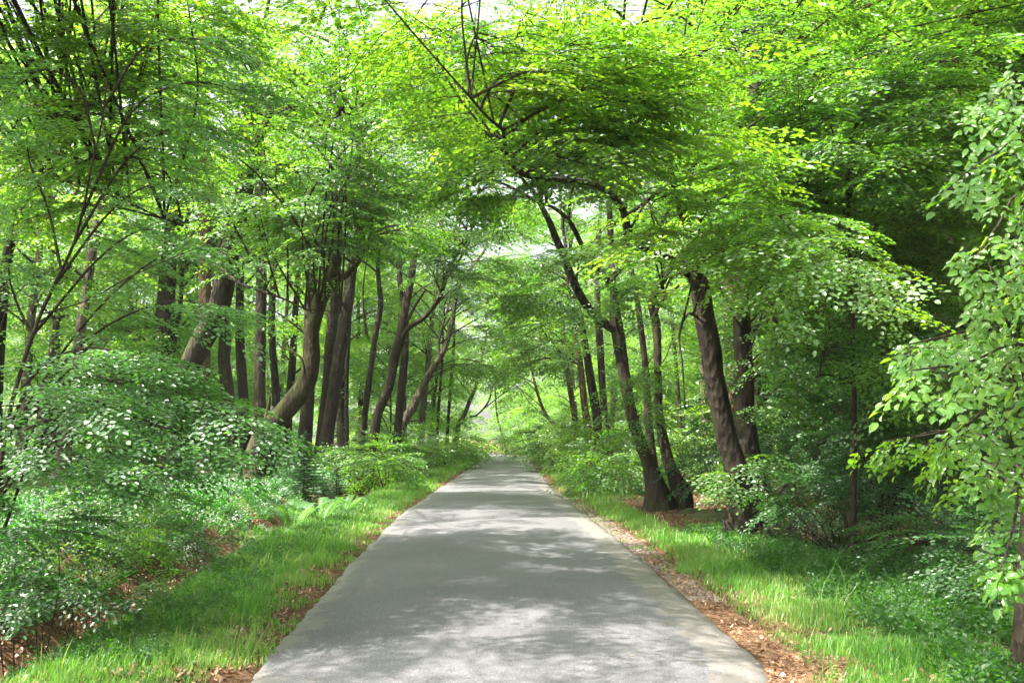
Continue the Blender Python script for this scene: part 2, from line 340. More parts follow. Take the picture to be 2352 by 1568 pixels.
def asphalt():
    m, n, out = mat('old_asphalt'); tc = ND(n, 'ShaderNodeTexCoord'); co = tc.outputs['Object']
    g = noise(n, co, 75, 5, .9); rg = ramp(n, g.outputs[0], [(.36, (.02, .02, .022)), (.5, (.098, .096, .103)), (.64, (.235, .228, .24))])
    big = noise(n, co, .55, 5, .6); rb = ramp(n, big.outputs[0], [(.3, (.82,)*3), (.7, (1.12,)*3)])
    mx = ND(n, 'ShaderNodeMix', data_type='RGBA', blend_type='MULTIPLY'); mx.inputs[0].default_value = 1
    n.links.new(rg.outputs[0], mx.inputs[6]); n.links.new(rb.outputs[0], mx.inputs[7])
    # worn patches, repaired spots
    pt = noise(n, co, .22, 3, .5); rp = ramp(n, pt.outputs[0], [(.60, (0,)*3), (.64, (.22,)*3)])
    m2 = ND(n, 'ShaderNodeMix', data_type='RGBA'); n.links.new(rp.outputs[0], m2.inputs[0]); n.links.new(mx.outputs[2], m2.inputs[6]); m2.inputs[7].default_value = (.12, .12, .125, 1)
    # dusty tan edge
    at = ND(n, 'ShaderNodeAttribute', attribute_name='edge'); en = noise(n, co, 2.2, 5, .6)
    ea = ND(n, 'ShaderNodeMath', operation='MULTIPLY_ADD'); ea.inputs[1].default_value = 1.0; n.links.new(at.outputs['Fac'], ea.inputs[0]); n.links.new(en.outputs[0], ea.inputs[2])
    re = ramp(n, ea.outputs[0], [(.95, (0,)*3), (1.45, (.4,)*3)])
    m3 = ND(n, 'ShaderNodeMix', data_type='RGBA'); n.links.new(re.outputs[0], m3.inputs[0]); n.links.new(m2.outputs[2], m3.inputs[6]); m3.inputs[7].default_value = (.2, .18, .15, 1)
    # scattered needles and bits
    sp = noise(n, co, 38, 2, .5); rsp = ramp(n, sp.outputs[0], [(.70, (0,)*3), (.73, (.45,)*3)])
    m4 = ND(n, 'ShaderNodeMix', data_type='RGBA'); n.links.new(rsp.outputs[0], m4.inputs[0]); n.links.new(m3.outputs[2], m4.inputs[6]); m4.inputs[7].default_value = (.2, .13, .08, 1)
    # fine cracks and dark tyre-rubbed stains
    dn = noise(n, co, 1.3, 4, .6); dm = ND(n, 'ShaderNodeMix', data_type='RGBA', blend_type='ADD'); dm.inputs[0].default_value = .5; n.links.new(co, dm.inputs[6]); n.links.new(dn.outputs['Color'], dm.inputs[7])
    vc = ND(n, 'ShaderNodeTexVoronoi', feature='DISTANCE_TO_EDGE'); vc.inputs['Scale'].default_value = .55; n.links.new(dm.outputs[2], vc.inputs['Vector'])
    rc = ramp(n, vc.outputs['Distance'], [(.0, (.75,)*3), (.007, (0,)*3)]); mk = noise(n, co, .35, 2); rk = ramp(n, mk.outputs[0], [(.52, (0,)*3), (.6, (1,)*3)])
    cm = ND(n, 'ShaderNodeMath', operation='MULTIPLY'); n.links.new(rc.outputs[0], cm.inputs[0]); n.links.new(rk.outputs[0], cm.inputs[1])
    m5 = ND(n, 'ShaderNodeMix', data_type='RGBA'); n.links.new(cm.outputs[0], m5.inputs[0]); n.links.new(m4.outputs[2], m5.inputs[6]); m5.inputs[7].default_value = (.04, .04, .04, 1)
    st = noise(n, co, .9, 6, .7); rs_ = ramp(n, st.outputs[0], [(.56, (0,)*3), (.7, (.35,)*3)])
    m6 = ND(n, 'ShaderNodeMix', data_type='RGBA'); n.links.new(rs_.outputs[0], m6.inputs[0]); n.links.new(m5.outputs[2], m6.inputs[6]); m6.inputs[7].default_value = (.06, .06, .065, 1); m4 = m6
    p = ND(n, 'ShaderNodeBsdfPrincipled'); p.inputs['Roughness'].default_value = .72; p.inputs['Specular IOR Level'].default_value = .4
    n.links.new(m4.outputs[2], p.inputs['Base Color'])
    bp = ND(n, 'ShaderNodeBump'); bp.inputs['Strength'].default_value = .6; bp.inputs['Distance'].default_value = .006; n.links.new(g.outputs[0], bp.inputs['Height'])
    n.links.new(bp.outputs[0], p.inputs['Normal']); n.links.new(p.outputs[0], out.inputs[0]); return m
def groundmat():
    m, n, out = mat('forest_floor'); tc = ND(n, 'ShaderNodeTexCoord'); co = tc.outputs['Object']
    a = noise(n, co, 28, 5, .7); litter = ramp(n, a.outputs[0], [(.3, (.035, .02, .011)), (.5, (.09, .05, .026)), (.68, (.2, .12, .07))])
    gn = noise(n, co, 14, 5, .7); green = ramp(n, gn.outputs[0], [(.3, (.03, .05, .012)), (.55, (.055, .11, .02)), (.75, (.10, .15, .03))])
    at = ND(n, 'ShaderNodeAttribute', attribute_name='green'); b = noise(n, co, 1.4, 5, .65)
    ad = ND(n, 'ShaderNodeMath', operation='ADD'); n.links.new(at.outputs['Fac'], ad.inputs[0]); n.links.new(b.outputs[0], ad.inputs[1])
    f = ramp(n, ad.outputs[0], [(.85, (0,)*3), (1.1, (1,)*3)])
    sc = ND(n, 'ShaderNodeMath', operation='MULTIPLY'); sc.inputs[1].default_value = 1.0; n.links.new(f.outputs[0], sc.inputs[0])
    mx = ND(n, 'ShaderNodeMix', data_type='RGBA'); n.links.new(sc.outputs[0], mx.inputs[0]); n.links.new(litter.outputs[0], mx.inputs[6]); n.links.new(green.outputs[0], mx.inputs[7])
    p = ND(n, 'ShaderNodeBsdfPrincipled'); p.inputs['Roughness'].default_value = .95; p.inputs['Specular IOR Level'].default_value = .15
    n.links.new(mx.outputs[2], p.inputs['Base Color'])
    bp = ND(n, 'ShaderNodeBump'); bp.inputs['Strength'].default_value = .8; bp.inputs['Distance'].default_value = .04; n.links.new(a.outputs[0], bp.inputs['Height'])
    n.links.new(bp.outputs[0], p.inputs['Normal']); n.links.new(p.outputs[0], out.inputs[0]); return m
M_asphalt = asphalt(); M_ground = groundmat()
def simple(name, c, rough=.9, c2=None, scale=30):
    m, n, out = mat(name); tc = ND(n, 'ShaderNodeTexCoord'); a = noise(n, tc.outputs['Object'], scale, 4)
    r = ramp(n, a.outputs[0], [(.35, c), (.65, c2 or c)]); p = ND(n, 'ShaderNodeBsdfPrincipled'); p.inputs['Roughness'].default_value = rough
    n.links.new(r.outputs[0], p.inputs['Base Color']); n.links.new(p.outputs[0], out.inputs[0]); return m
M_stone = simple('grit', (.08, .07, .06), .9, (.26, .23, .2), 25)
M_mossmat = simple('moss', (.012, .02, .004), 1, (.05, .065, .012), 22)

# ------------------------------------------------------------------ ground and road
def axis(segs):
    out = []
    for a, b, s in segs: out.append(np.arange(a, b, s))
    return np.concatenate(out+[[segs[-1][1]]])
gx = axis([(-400, -60, 20), (-60, -20, 3), (-20, -8, .5), (-8, 8, .16), (8, 20, .5), (20, 60, 3), (60, 400, 20)])
gy = axis([(-60, -4, 4), (-4, 4, .5), (4, 40, .22), (40, 100, .8), (100, 200, 4), (200, 700, 25)])
X, Yg = np.meshgrid(gx, gy); Z = ground_z(X, Yg)
nx, ny = len(gx), len(gy); ii = (np.arange(ny-1)[:, None]*nx+np.arange(nx-1)[None])
F = np.stack([ii, ii+1, ii+nx+1, ii+nx], -1).reshape(-1, 4)
gr = mesh_obj('ground', np.column_stack([X.ravel(), Yg.ravel(), Z.ravel()]), [F], M_ground, smooth=True)
tag(gr, 'forest floor of leaf litter and moss', kind='structure')
dl = (xl(Yg)-X); dr = (X-xr(Yg))
gl = np.interp(dl, [0, .35, .6, 1.5, 1.8, 2.7, 3.1, 3.6, 5, 20], [.1, .1, .75, .75, .15, .0, .3, .6, .5, .55])
g2 = np.interp(dr, [0, .5, .9, 2.0, 2.5, 4, 20], [.05, .1, .7, .7, .3, .15, .3])
rarea = np.exp(-((dr-2.0)/1.1)**2-((Yg-21)/5)**2)
gg = np.where(dl > 0, gl, np.where(dr > 0, g2-rarea*.7, .1))
a = gr.data.attributes.new('green', 'FLOAT', 'POINT'); a.data.foreach_set('value', gg.ravel().astype(np.float32))

ry = axis([(-30, 4, 1), (4, 40, .12), (40, 100, .5), (100, 180, 3)])
jl = vnoise(ry*1.0, ry*0, 1.9, 5)*.03+vnoise(ry, ry*0, 7.1, 6)*.018+rng.uniform(-.02, .02, len(ry)); jr = vnoise(ry, ry*0, 1.3, 8)*.03+vnoise(ry, ry*0, 6.3, 9)*.018+rng.uniform(-.02, .02, len(ry))
A = xl(ry)+jl*.8; B = xr(ry)+jr
ts = np.array([0, 0, .03, .08, .16, .3, .5, .7, .84, .92, .97, 1, 1]); k = len(ts)
zz = np.array([-.07, -.008, .004, .015, .03, .045, .05, .045, .03, .015, .004, -.008, -.07])
RX = A[:, None]*(1-ts)+B[:, None]*ts; RX[:, 0] -= .03; RX[:, -1] += .03
RV = np.stack([RX, np.repeat(ry[:, None], k, 1), np.repeat(zz[None], len(ry), 0)+.012*vnoise(RX, ry[:, None], .8, 4)], -1)
ii = (np.arange(len(ry)-1)[:, None]*k+np.arange(k-1)[None])
F = np.stack([ii, ii+1, ii+k+1, ii+k], -1).reshape(-1, 4)
road = mesh_obj('road', RV.reshape(-1, 3), [F], M_asphalt, smooth=True); tag(road, 'narrow grey asphalt lane', kind='structure')
ed = np.clip(1-np.minimum(ts, 1-ts)/.2, 0, 1); ed = np.repeat(ed[None], len(ry), 0).copy(); ed[:, :6] *= .55
a = road.data.attributes.new('edge', 'FLOAT', 'POINT'); a.data.foreach_set('value', ed.ravel().astype(np.float32))

# ------------------------------------------------------------------ grass, litter, low cover
def blades(name, pts, length, width, mat_, label, lean=.5, segs=3):
    n = len(pts); az = rng.uniform(0, 2*pi, n); L = length*rng.uniform(.35, 1.2, n)*(1+.55*vnoise(pts[:, 0], pts[:, 1], 1.9, 61))*(1+.9*(rng.uniform(0, 1, n) < .03)); W_ = width*rng.uniform(.7, 1.3, n)
    ln = rng.uniform(.1, 1, n)**1.3*lean*L*1.3
    d = np.stack([np.cos(az), np.sin(az), 0*az], 1); sd = np.stack([-np.sin(az+rng.uniform(-.8, .8, n)), np.cos(az), 0*az], 1)
    V = np.zeros((n, (segs+1)*2, 3)); 
    for i in range(segs+1):
        t = i/segs; c = pts+d*(ln*t**2)[:, None]+np.array([0, 0, 1.])*(L*(t-.35*lean*t*t*rng.uniform(.5, 1.2, n)))[:, None]
        ww = (W_*(1-t**2*.93))[:, None]*.5
        V[:, 2*i] = c-sd*ww; V[:, 2*i+1] = c+sd*ww
    f = np.array([[2*i, 2*i+1, 2*i+3, 2*i+2] for i in range(segs)])
    F = (f[None]+(np.arange(n)*(segs+1)*2)[:, None, None]).reshape(-1, 4)
    q = rng.uniform(0, 1, n)**.8*.9+.25*(vnoise(pts[:, 0], pts[:, 1], .8, 41))+.0*(vnoise(pts[:, 0], pts[:, 1], 1.5, 11)*.5+.5)
    o = mesh_obj(name, V.reshape(-1, 3), [F], mat_, tint=np.repeat(np.clip(q, 0, 1), segs)); return o
def strip(side, n, y0, y1, d0, d1, power=1.6):
    """points on the verge, denser near the viewer"""
    y = y0+(y1-y0)*rng.uniform(0, 1, n)**power; d = rng.uniform(d0, d1, n)
    x = xl(y)-d if side < 0 else xr(y)+d
    return np.column_stack([x, y, ground_z(x, y)-.01]), d
def grassy(side, n, y0, y1, inner, outer, power=1.6):
    p, d = strip(side, n, y0, y1, inner-.15, outer+.3, power)
    edge = np.clip(np.minimum(d-inner, outer-d)/.35+.35, 0, 1)
    cl = np.clip(vnoise(p[:, 0], p[:, 1], 2.2, 21)*.75+vnoise(p[:, 0], p[:, 1], 6.2, 22)*.4+.62, 0.05, 1)
    return p[rng.uniform(0, 1, n) < edge*cl]
def far_outer(p): return p
sets = [(-1, 80000, 5, 13, .36, 1.6, 1.1), (-1, 90000, 12, 32, .28, 1.7, 1.2), (-1, 30000, 30, 88, .2, 2.0, 1.0),
        (1, 90000, 5, 13, .38, 3.3, 1.1), (1, 60000, 12, 22, .5, 3.0, 1.2), (1, 40000, 20, 88, .25, 1.9, 1.0)]
pn = [grassy(*s) for s in sets]
def rm_area(p):  # the trodden litter patch under the double-stemmed beech stays nearly bare
    d = p[:, 0]-xr(p[:, 1]); k_ = np.exp(-(np.maximum(0, abs(d-2.1)-.8)/.4)**2-(np.maximum(0, abs(p[:, 1]-21)-3)/2)**2)*(d > 0)
    return p[rng.uniform(0, 1, len(p)) > k_*1.15]
pn = [rm_area(p) for p in pn]
eg = []
for sd_, n_, y0_, y1_ in ((-1, 15000, 5, 34), (1, 8000, 12, 34)):
    p_, d_ = strip(sd_, n_, y0_, y1_, -.02, .4, 1.3); eg.append(p_[vnoise(p_[:, 0]*.6, p_[:, 1], 2.7, 71)+.6*vnoise(p_[:, 0], p_[:, 1], 8, 72) > .35])
pn[0] = np.vstack([pn[0]]+eg)
near = np.vstack([pn[0], pn[3]]); midp = np.vstack([pn[1], pn[4]]); farp = np.vstack([pn[2], pn[5]])
g_ = Wood()
o1 = blades('grass', near, .095, .008, M_grass, ''); tag(o1, 'fresh green verge grass at the front of the lane', 'grass', kind='stuff')
o2 = blades('grass', midp, .12, .014, M_grass, ''); tag(o2, 'verge grass along the middle stretch of the lane', 'grass', kind='stuff')
o3 = blades('grass', farp, .14, .024, M_grass, ''); tag(o3, 'verge grass along the distant stretch of the lane', 'grass', kind='stuff')

def litter(name, sets, size, label):
    P_ = []
    for (x0, x1, y0, y1, n, mode) in sets:
        y = y0+(y1-y0)*rng.uniform(0, 1, n)**1.3; d = rng.uniform(0, 1, n)
        if mode == 'L': x = xl(y)-(x0+(x1-x0)*d)
        elif mode == 'R': x = xr(y)+(x0+(x1-x0)*d)
        else: x = x0+(x1-x0)*d
        P_.append(np.column_stack([x, y, ground_z(x, y)]))
    p = np.vstack(P_); p = p[rng.uniform(0, 1, len(p)) < np.clip(.5+.75*vnoise(p[:, 0], p[:, 1], 2.6, 51), .06, 1)]; n = len(p); az = rng.uniform(0, 2*pi, n); s = size*rng.uniform(.6, 1.3, n)
    lv = np.array([[-.5, 0, .02], [0, -.3, .16], [.5, 0, 0.05], [0, .3, .12]])
    tl = rng.normal(0, .45, (n, 2)); c, s_ = np.cos(az), np.sin(az)
    x = lv[None, :, 0]*c[:, None]-lv[None, :, 1]*s_[:, None]; y = lv[None, :, 0]*s_[:, None]+lv[None, :, 1]*c[:, None]
    z = lv[None, :, 2]+x*tl[:, :1]+y*tl[:, 1:]
    V = np.stack([x, y, z], -1)*s[:, None, None]; V = V+p[:, None]; V[:, :, 2] += (np.maximum(0, -V[:, :, 2].min(1)+p[:, 2])+rng.uniform(.0, .015, n))[:, None]
    F = (np.array([[0, 1, 2, 3]])[None]+(np.arange(n)*4)[:, None, None]).reshape(-1, 4)
    o = mesh_obj(name, V.reshape(-1, 3), [F], M_dead, tint=rng.uniform(0, 1, n)); tag(o, label, 'dead leaves', kind='stuff')
litter('fallen_leaves', [(.04, .5, 5, 14, 4200, 'L'), (.03, .38, 14, 40, 3000, 'L'), (1.55, 3.3, 6.5, 30, 24000, 'L'), (3.3, 6, 6.5, 14, 8000, 'L'), (.4, 1.8, 5, 9, 3600, 'L')], .04, 'brown dead beech leaves along the road edge and in the ditch')
litter('fallen_leaves', [(.02, .6, 5, 14, 4200, 'R'), (.2, .6, 14, 40, 3000, 'R'), (.9, 3.2, 16, 27, 11000, 'R'), (2.8, 8, 9, 34, 22000, 'R'), (.8, 3.4, 5, 12, 3200, 'R')], .038, 'rust brown dead leaves on the right verge and under the trees')
pn_ = rng.uniform(0, 1, 420)**1.4*24+5; nx_ = xl(pn_)+(xr(pn_)-xl(pn_))*np.where(rng.uniform(0, 1, 420) < .6, np.where(rng.uniform(0, 1, 420) < .5, rng.uniform(.01, .14, 420), rng.uniform(.86, .99, 420)), rng.uniform(0, 1, 420))
lv_ = np.array([[-.5, 0, .02], [0, -.28, .1], [.5, 0, .04], [0, .28, .1]])*.032; az_ = rng.uniform(0, 6.28, 420)
V_ = np.stack([lv_[None, :, 0]*np.cos(az_)[:, None]-lv_[None, :, 1]*np.sin(az_)[:, None]+nx_[:, None], lv_[None, :, 0]*np.sin(az_)[:, None]+lv_[None, :, 1]*np.cos(az_)[:, None]+pn_[:, None], lv_[None, :, 2]+np.full((420, 1), .052)], -1)
o = mesh_obj('fallen_leaves', V_.reshape(-1, 3), [np.arange(1680).reshape(-1, 4)], M_dead, tint=rng.uniform(0, 1, 420)); tag(o, 'stray dead leaves lying on the tarmac', 'dead leaves', kind='stuff')
# needles and grit along the edge
def bits(name, side, n, y0, y1, d0, d1, size, mat_, label, cat, elong=1.):
    p, d = strip(side, n, y0, y1, d0, d1, 1.3); az = rng.uniform(0, pi, n); s = size*rng.uniform(.4, 1.2, n)
    base = np.array([[-1, -1, 0], [1, -1, 0], [1, 1, 0], [-1, 1, 0], [0, 0, 1.]])*.5*np.array([elong, 1/elong, .6 if elong < 2 else .12])
    x = base[None, :, 0]*np.cos(az)[:, None]-base[None, :, 1]*np.sin(az)[:, None]; y = base[None, :, 0]*np.sin(az)[:, None]+base[None, :, 1]*np.cos(az)[:, None]
    V = np.stack([x, y, np.repeat(base[None, :, 2], n, 0)], -1)*s[:, None, None]+p[:, None]+np.array([0, 0, .012])
    f = np.array([[0, 1, 4], [1, 2, 4], [2, 3, 4], [3, 0, 4]])
    o = mesh_obj(name, V.reshape(-1, 3), [(f[None]+(np.arange(n)*5)[:, None, None]).reshape(-1, 3)], mat_, tint=np.repeat(rng.uniform(.2, 1, n), 4))
    tag(o, label, cat, kind='stuff')
bits('gravel', 1, 9000, 10, 30, -.05, .34, .017, M_stone, 'grey grit and gravel beside the right road edge', 'gravel')
bits('pine_needles', 1, 26000, 5, 12, -.12, .75, .016, M_dead, 'orange brown conifer needles on the right road edge', 'needles', 3)

def cover(name, pts, lod, m_, label, sc=(.8, 1.4)):
    c = Crown()
    for p in pts:
        for k_ in range(2 if lod == 'cover' else 1):
            a_ = U(0, 2*pi); d = unit([cos(a_), sin(a_), U(.5, 1.4)]); c.spray(lod, p+np.array([U(-.05, .05), U(-.05, .05), 0]), d, unit([rng.normal(0, .3), rng.normal(0, .3), 1]), U(*sc))
    r = Wood(); V = []
    tmp = bpy.data.objects.new('tmp', None); tmp.location = (0, 0, 0)
    c.build(None, m_, None, name, None)
    o = bpy.context.scene.collection.objects[-1]
    tag(o, label, 'low plants', kind='stuff')
p, d = strip(-1, 6500, 9, 34, 2.9, 7.5, 1.1); cl = vnoise(p[:, 0], p[:, 1], 1.1, 31)+.5*vnoise(p[:, 0], p[:, 1], 4, 32) > -.45
cover('undergrowth', p[cl], 'cover', M_leaf_dark, 'low bilberry and seedlings on the mossy bank beyond the ditch', (.8, 1.7))
p, d = strip(1, 3600, 6, 17, 1.2, 3.6, 1.1); cl = vnoise(p[:, 0], p[:, 1], 1.4, 33) > -.2
cover('undergrowth', p[cl], 'cover', M_cover, 'leafy weeds and bramble mixed into the right verge', (.7, 1.3))
p, d = strip(-1, 1700, 7, 26, .7, 1.7, 1.1)
cover('undergrowth', p, 'cover', M_cover, 'small broad-leaved weeds in the left verge', (.5, .9))
pl, d = strip(-1, 3600, 28, 95, 2.6, 34, .8); pr, d = strip(1, 2600, 22, 95, 3.0, 30, .9)
cover('undergrowth', np.vstack([pl, pr]), 'cover_far', M_cover, 'green ground plants between the distant trunks', (.8, 1.8))

# ------------------------------------------------------------------ traced trees
def trunk_path(trace, Y, dY=0., base=True):
    n = len(trace); pts = []; rad = []
    for i, q in enumerate(trace):
        y = (q[3] if len(q) > 3 else Y+dY*i/max(1, n-1)); pts.append(P(q[0], q[1], y)); rad.append(q[2]/2/FD*y*.84)
    pts = np.array(pts); rad = np.array(rad)
    if base:
        g = gz(pts[0][0], pts[0][1]); h = pts[0][2]-g
        if h > .35:
            b = pts[0].copy(); b[2] = g-.15; b[0] += (pts[0][0]-pts[1][0])*.3*min(1, h/max(.3, pts[1][2]-pts[0][2])); pts = np.vstack([b, pts]); rad = np.r_[rad[0]*1.12, rad]
        else: pts[0][2] = g-.15
    return pts, rad
def trim(z, x, y): return z
class Tree:
    def __init__(s, name, label, Y, trace, bark_, leaf_, cat='tree', group=None, dY=0., flare=1., sides=14, top=None, rough=.07):
        pts, rad = trunk_path(trace, Y, dY)
        if top is not None:     # carry the stem on up out of sight
            d = unit(pts[-1]-pts[-2]); q = pts[-1].copy(); r = rad[-1]; k_ = 0
            while q[2] < top and k_ < 12:
                d = unit(d*.8+np.array([U(-.12, .12), U(-.1, .1), .5])); q = q+d*1.6; r *= .84; pts = np.vstack([pts, q]); rad = np.r_[rad, max(r, .02)]; k_ += 1
        s.pts = catmull(pts, 3); s.root = empty(name, (pts[0][0], pts[0][1], pts[0][2]+.15), label, cat, group)
        s.w = Wood(); s.w.tube(pts, rad, sides, 4, rough, flare); s.c = Crown(); s.b = bark_; s.l = leaf_; s.rad = rad; s.Y = Y
    def limb(s, trace, Y, dY=0., sides=8, top=None):
        pts, rad = trunk_path(trace, Y, dY, False)
        if top is not None:
            d = unit(pts[-1]-pts[-2]); q = pts[-1].copy(); r = rad[-1]
            for k_ in range(6):
                if q[2] > top: break
                d = unit(d*.8+np.array([U(-.15, .15), U(-.1, .1), .45])); q = q+d*1.4; r *= .8; pts = np.vstack([pts, q]); rad = np.r_[rad, max(r, .015)]
        s.w.tube(pts, rad, sides, 4, .05); s.pts = np.vstack([s.pts, catmull(pts, 3)]); return pts
    def near_pt(s, q, below=True):
        d = s.pts-q; D_ = np.linalg.norm(d, axis=1)+np.maximum(0, s.pts[:, 2]-q[2]+.3)*2.5
        return s.pts[int(np.argmin(D_*rng.uniform(.65, 1.5, len(D_))))]
    def to(s, px, py, Y, n=14, width=.9, lod='mid', r=.03, start=None, sag=.4, **k_):
        e = P(px+U(-25, 25), py+U(-20, 20), Y+U(-1, 1)); a_ = s.near_pt(e) if start is None else P(*start)
        s.span(a_, e, n, width, lod, r, sag, **k_)
    def span(s, a_, e, n, width, lod, r, sag=.4, **k_):
        L = np.linalg.norm(e-a_); m1 = a_*.66+e*.34+np.array([U(-.1, .1)*L, U(-.05, .05)*L, sag*.22*L]); m2 = a_*.3+e*.7+np.array([U(-.06, .06)*L, U(-.05, .05)*L, sag*.2*L])
        s.c.bough([a_, m1, m2, e], r, width, n, lod, **k_)
    def auto(s, c, R, z0, z1, ncl, n=16, lod='mid', r=.05, width=1.3, reject=None):
        done = 0; tries = 0
        while done < ncl and tries < ncl*6:
            tries += 1; a_ = U(0, 2*pi); q = U(.25, 1)**.6; e = np.array([c[0]+cos(a_)*R*q, c[1]+sin(a_)*R*q, U(z0, z1)])
            if reject is None: 
                if not allowed(e): continue
            elif reject(e): continue
            s.span(s.near_pt(e), e, n, width, lod, r, U(.1, .5)); done += 1
    def done(s, crown=True):
        s.w.build('trunk', s.b, s.root); s.c.build(s.root, s.l, B_twig); return s
def to_px(e):
    v = e-np.array([0, 0, CAMZ]); f = v[1]*cos(PITCH)+v[2]*sin(PITCH); u = -v[1]*sin(PITCH)+v[2]*cos(PITCH)
    return 1176+v[0]/f*FD, 784-u/f*FD
def allowed(e):
    """crowns lift over the lane and over the lit trunks beside it"""
    x, y, z = e
    if y < 8: return z > 5.5
    m = (xl(y)+xr(y))/2
    if abs(x-m) < 4.5: return z > max(4.8, min(7.5, 1.6+y*.20)) if y < 45 else z > 4.5
    if y < 50: return z > 1.6+y*.185
    return z > 4

GA = 'beeches lining the lane'
# ---- the leaning beeches and poles left of the lane
t = Tree('beech_tree', 'thick dark beech trunk furthest left, upright, behind the drooping sapling boughs', 36, [(335,1100,66),(344,947,52),(362,860,50),(375,780,50),(386,617,46),(398,520,42),(415,440,30)], B_beech, M_beech, group=GA, top=13)
t.limb([(398,520,24),(420,470,20),(450,400,16),(480,330,10)], 36, top=12)
t.auto(t.pts[-1]*[1,1,0], 5, 8, 15, 10, 15); t.done()

t = Tree('pine_tree', 'straight reddish brown pine trunk behind the big leaning beech', 33, [(478,1120,40),(472,1000,36),(467,893,34),(470,720,34),(471,560,34),(470,400,30),(466,240,26),(464,120,22)], B_pine, M_beech, group=GA, top=19)
t.auto(t.pts[-1]*[1,1,0], 4, 11, 18, 8, 14); t.done()

t = Tree('beech_tree', 'massive dark beech leaning towards the lane, forking high up, one crooked side limb', 29, [(405,1105,66),(400,1010,56),(412,900,56),(455,800,60),(500,710,59),(524,600,58),(545,500,52),(572,400,44),(585,330,36)], B_beech, M_beech, group=GA, dY=-3)
t.limb([(585,340,30),(620,255,22),(650,205,19),(690,140,15),(720,80,12)], 26, top=13)
t.limb([(580,340,24),(575,260,20),(590,180,16),(600,80,12)], 26, top=14)
t.limb([(590,318,18),(620,295,14),(660,296,11),(690,288,10),(725,292,9),(760,275,7),(790,262,6),(825,262,5),(850,240,4)], 26, -2)
t.limb([(670,290,9),(682,262,8),(704,230,7),(708,195,5)], 26)
t.limb([(530,600,30),(580,590,14),(600,500,12),(610,420,10),(605,330,9),(612,250,7)], 29, top=10)
t.limb([(490,600,12),(528,634,11),(560,655,10),(600,668,8),(660,690,6),(700,710,5),(740,730,3)], 25, -2)
t.limb([(700,710,4),(745,713,3),(800,720,2)], 23)
t.auto(np.array([-6, 18, 0]), 6, 8, 13, 15, 14, r=.03)
for (px, py, Y) in [(640,100,22),(760,150,20),(820,200,20),(880,120,18),(700,180,22),(560,200,22),(620,40,20),(760,60,19),(900,210,19),(820,330,20),(500,120,24),(460,180,24),(620,340,22),(690,440,23),(540,400,22),(640,200,21)]:
    t.to(px, py, Y, 13, 1.3, 'mid', .03)
t.auto(t.pts[-1]*[1,1,0], 6, 9, 15, 8, 15); t.done()

t = Tree('beech_tree', 'short moss covered trunk glowing green, just right of the big leaning beech', 38, [(538,1098,34),(530,1000,34),(526,914,36),(514,830,34),(516,770,32),(500,700,26),(496,640,20)], B_moss, M_beech, group=GA, top=12)
t.auto(t.pts[-1]*[1,1,0], 4, 8, 13, 6, 14); t.done()
t = Tree('beech_tree', 'slender dark beech stem between the mossy trunk and the straight pole', 41, [(568,1085,30),(562,957,28),(553,821,26),(551,723,24),(552,640,20),(560,560,16)], B_beech, M_beech, group=GA, top=14)
t.auto(t.pts[-1]*[1,1,0], 4, 9, 15, 6, 14); t.done()
t = Tree('beech_tree', 'straight dark pole of a beech rising just left of the curved mossy trunk', 33, [(598,1118,40),(598,1000,33),(597,880,32),(598,760,30),(600,640,30),(597,520,28),(596,400,26),(590,300,20)], B_beech, M_beech, group=GA, top=15)
t.auto(t.pts[-1]*[1,1,0], 5, 9, 15, 8, 14); t.done()
t = Tree('beech_tree', 'thin beech stem seen right behind the straight dark pole', 46, [(636,1080,22),(634,914,22),(624,765,20),(628,640,18),(634,540,16)], B_beech, M_beech, group=GA, top=13)
t.auto(t.pts[-1]*[1,1,0], 4, 9, 15, 5, 13); t.done()

t = Tree('beech_tree', 'curved beech sweeping up from the bank, its bark mossy and lichen spotted', 28, [(578,1135,80),(584,1075,58),(604,1002,54),(648,950,52),(700,885,51),(717,821,46),(716,761,44),(736,689,41),(759,640,37),(772,590,32),(776,530,26),(770,460,22),(782,380,18)], B_moss, M_beech, group=GA, dY=-1.5, flare=1.4)
t.limb([(760,650,22),(795,632,18),(818,608,16),(835,580,13),(850,540,10),(856,480,8)], 27, -2, top=11)
t.limb([(600,1010,24),(612,960,15),(618,925,9),(621,905,2)], 28)
t.limb([(700,860,10),(690,820,7),(655,800,5),(640,795,3)], 27)
for i in range(6):  # roots gripping the bank
    a = i*pi/3+.4; b = t.pts[0]; q = b+np.array([cos(a)*.75, sin(a)*.75-.1, 0]); q[2] = gz(q[0], q[1])-.03; m = (b+q)/2; m[2] = max(q[2]+.22, b[2]+.3)
    t.w.tube([b+[0, 0, .55], m, q], [.2, .17, .06], 8, 4, .1)
for (px, py, Y) in [(700,480,25),(800,430,24),(860,380,22),(930,330,21),(820,500,25),(760,340,22),(900,450,23),(660,400,24),(980,420,22),(860,560,25),(960,520,26),(700,560,26),(630,520,24),(740,500,24),(830,440,24),(900,540,25),(790,560,25)]:
    t.to(px, py, Y, 18, 1.2, 'mid', .04)
t.auto(t.pts[-1]*[1,1,0], 6, 8.5, 14, 8, 15); t.done()
# second stem rising from behind the curved one
t = Tree('beech_tree', 'dark beech trunk half hidden behind the base of the curved mossy beech', 30, [(604,1128,44),(608,1040,36),(615,960,28)], B_beech, M_beech, group=GA)
t.w.tube([t.pts[-1], t.pts[-1]+[.1, .2, .35]], [.17, .03], 10, 2, .1); t.done()

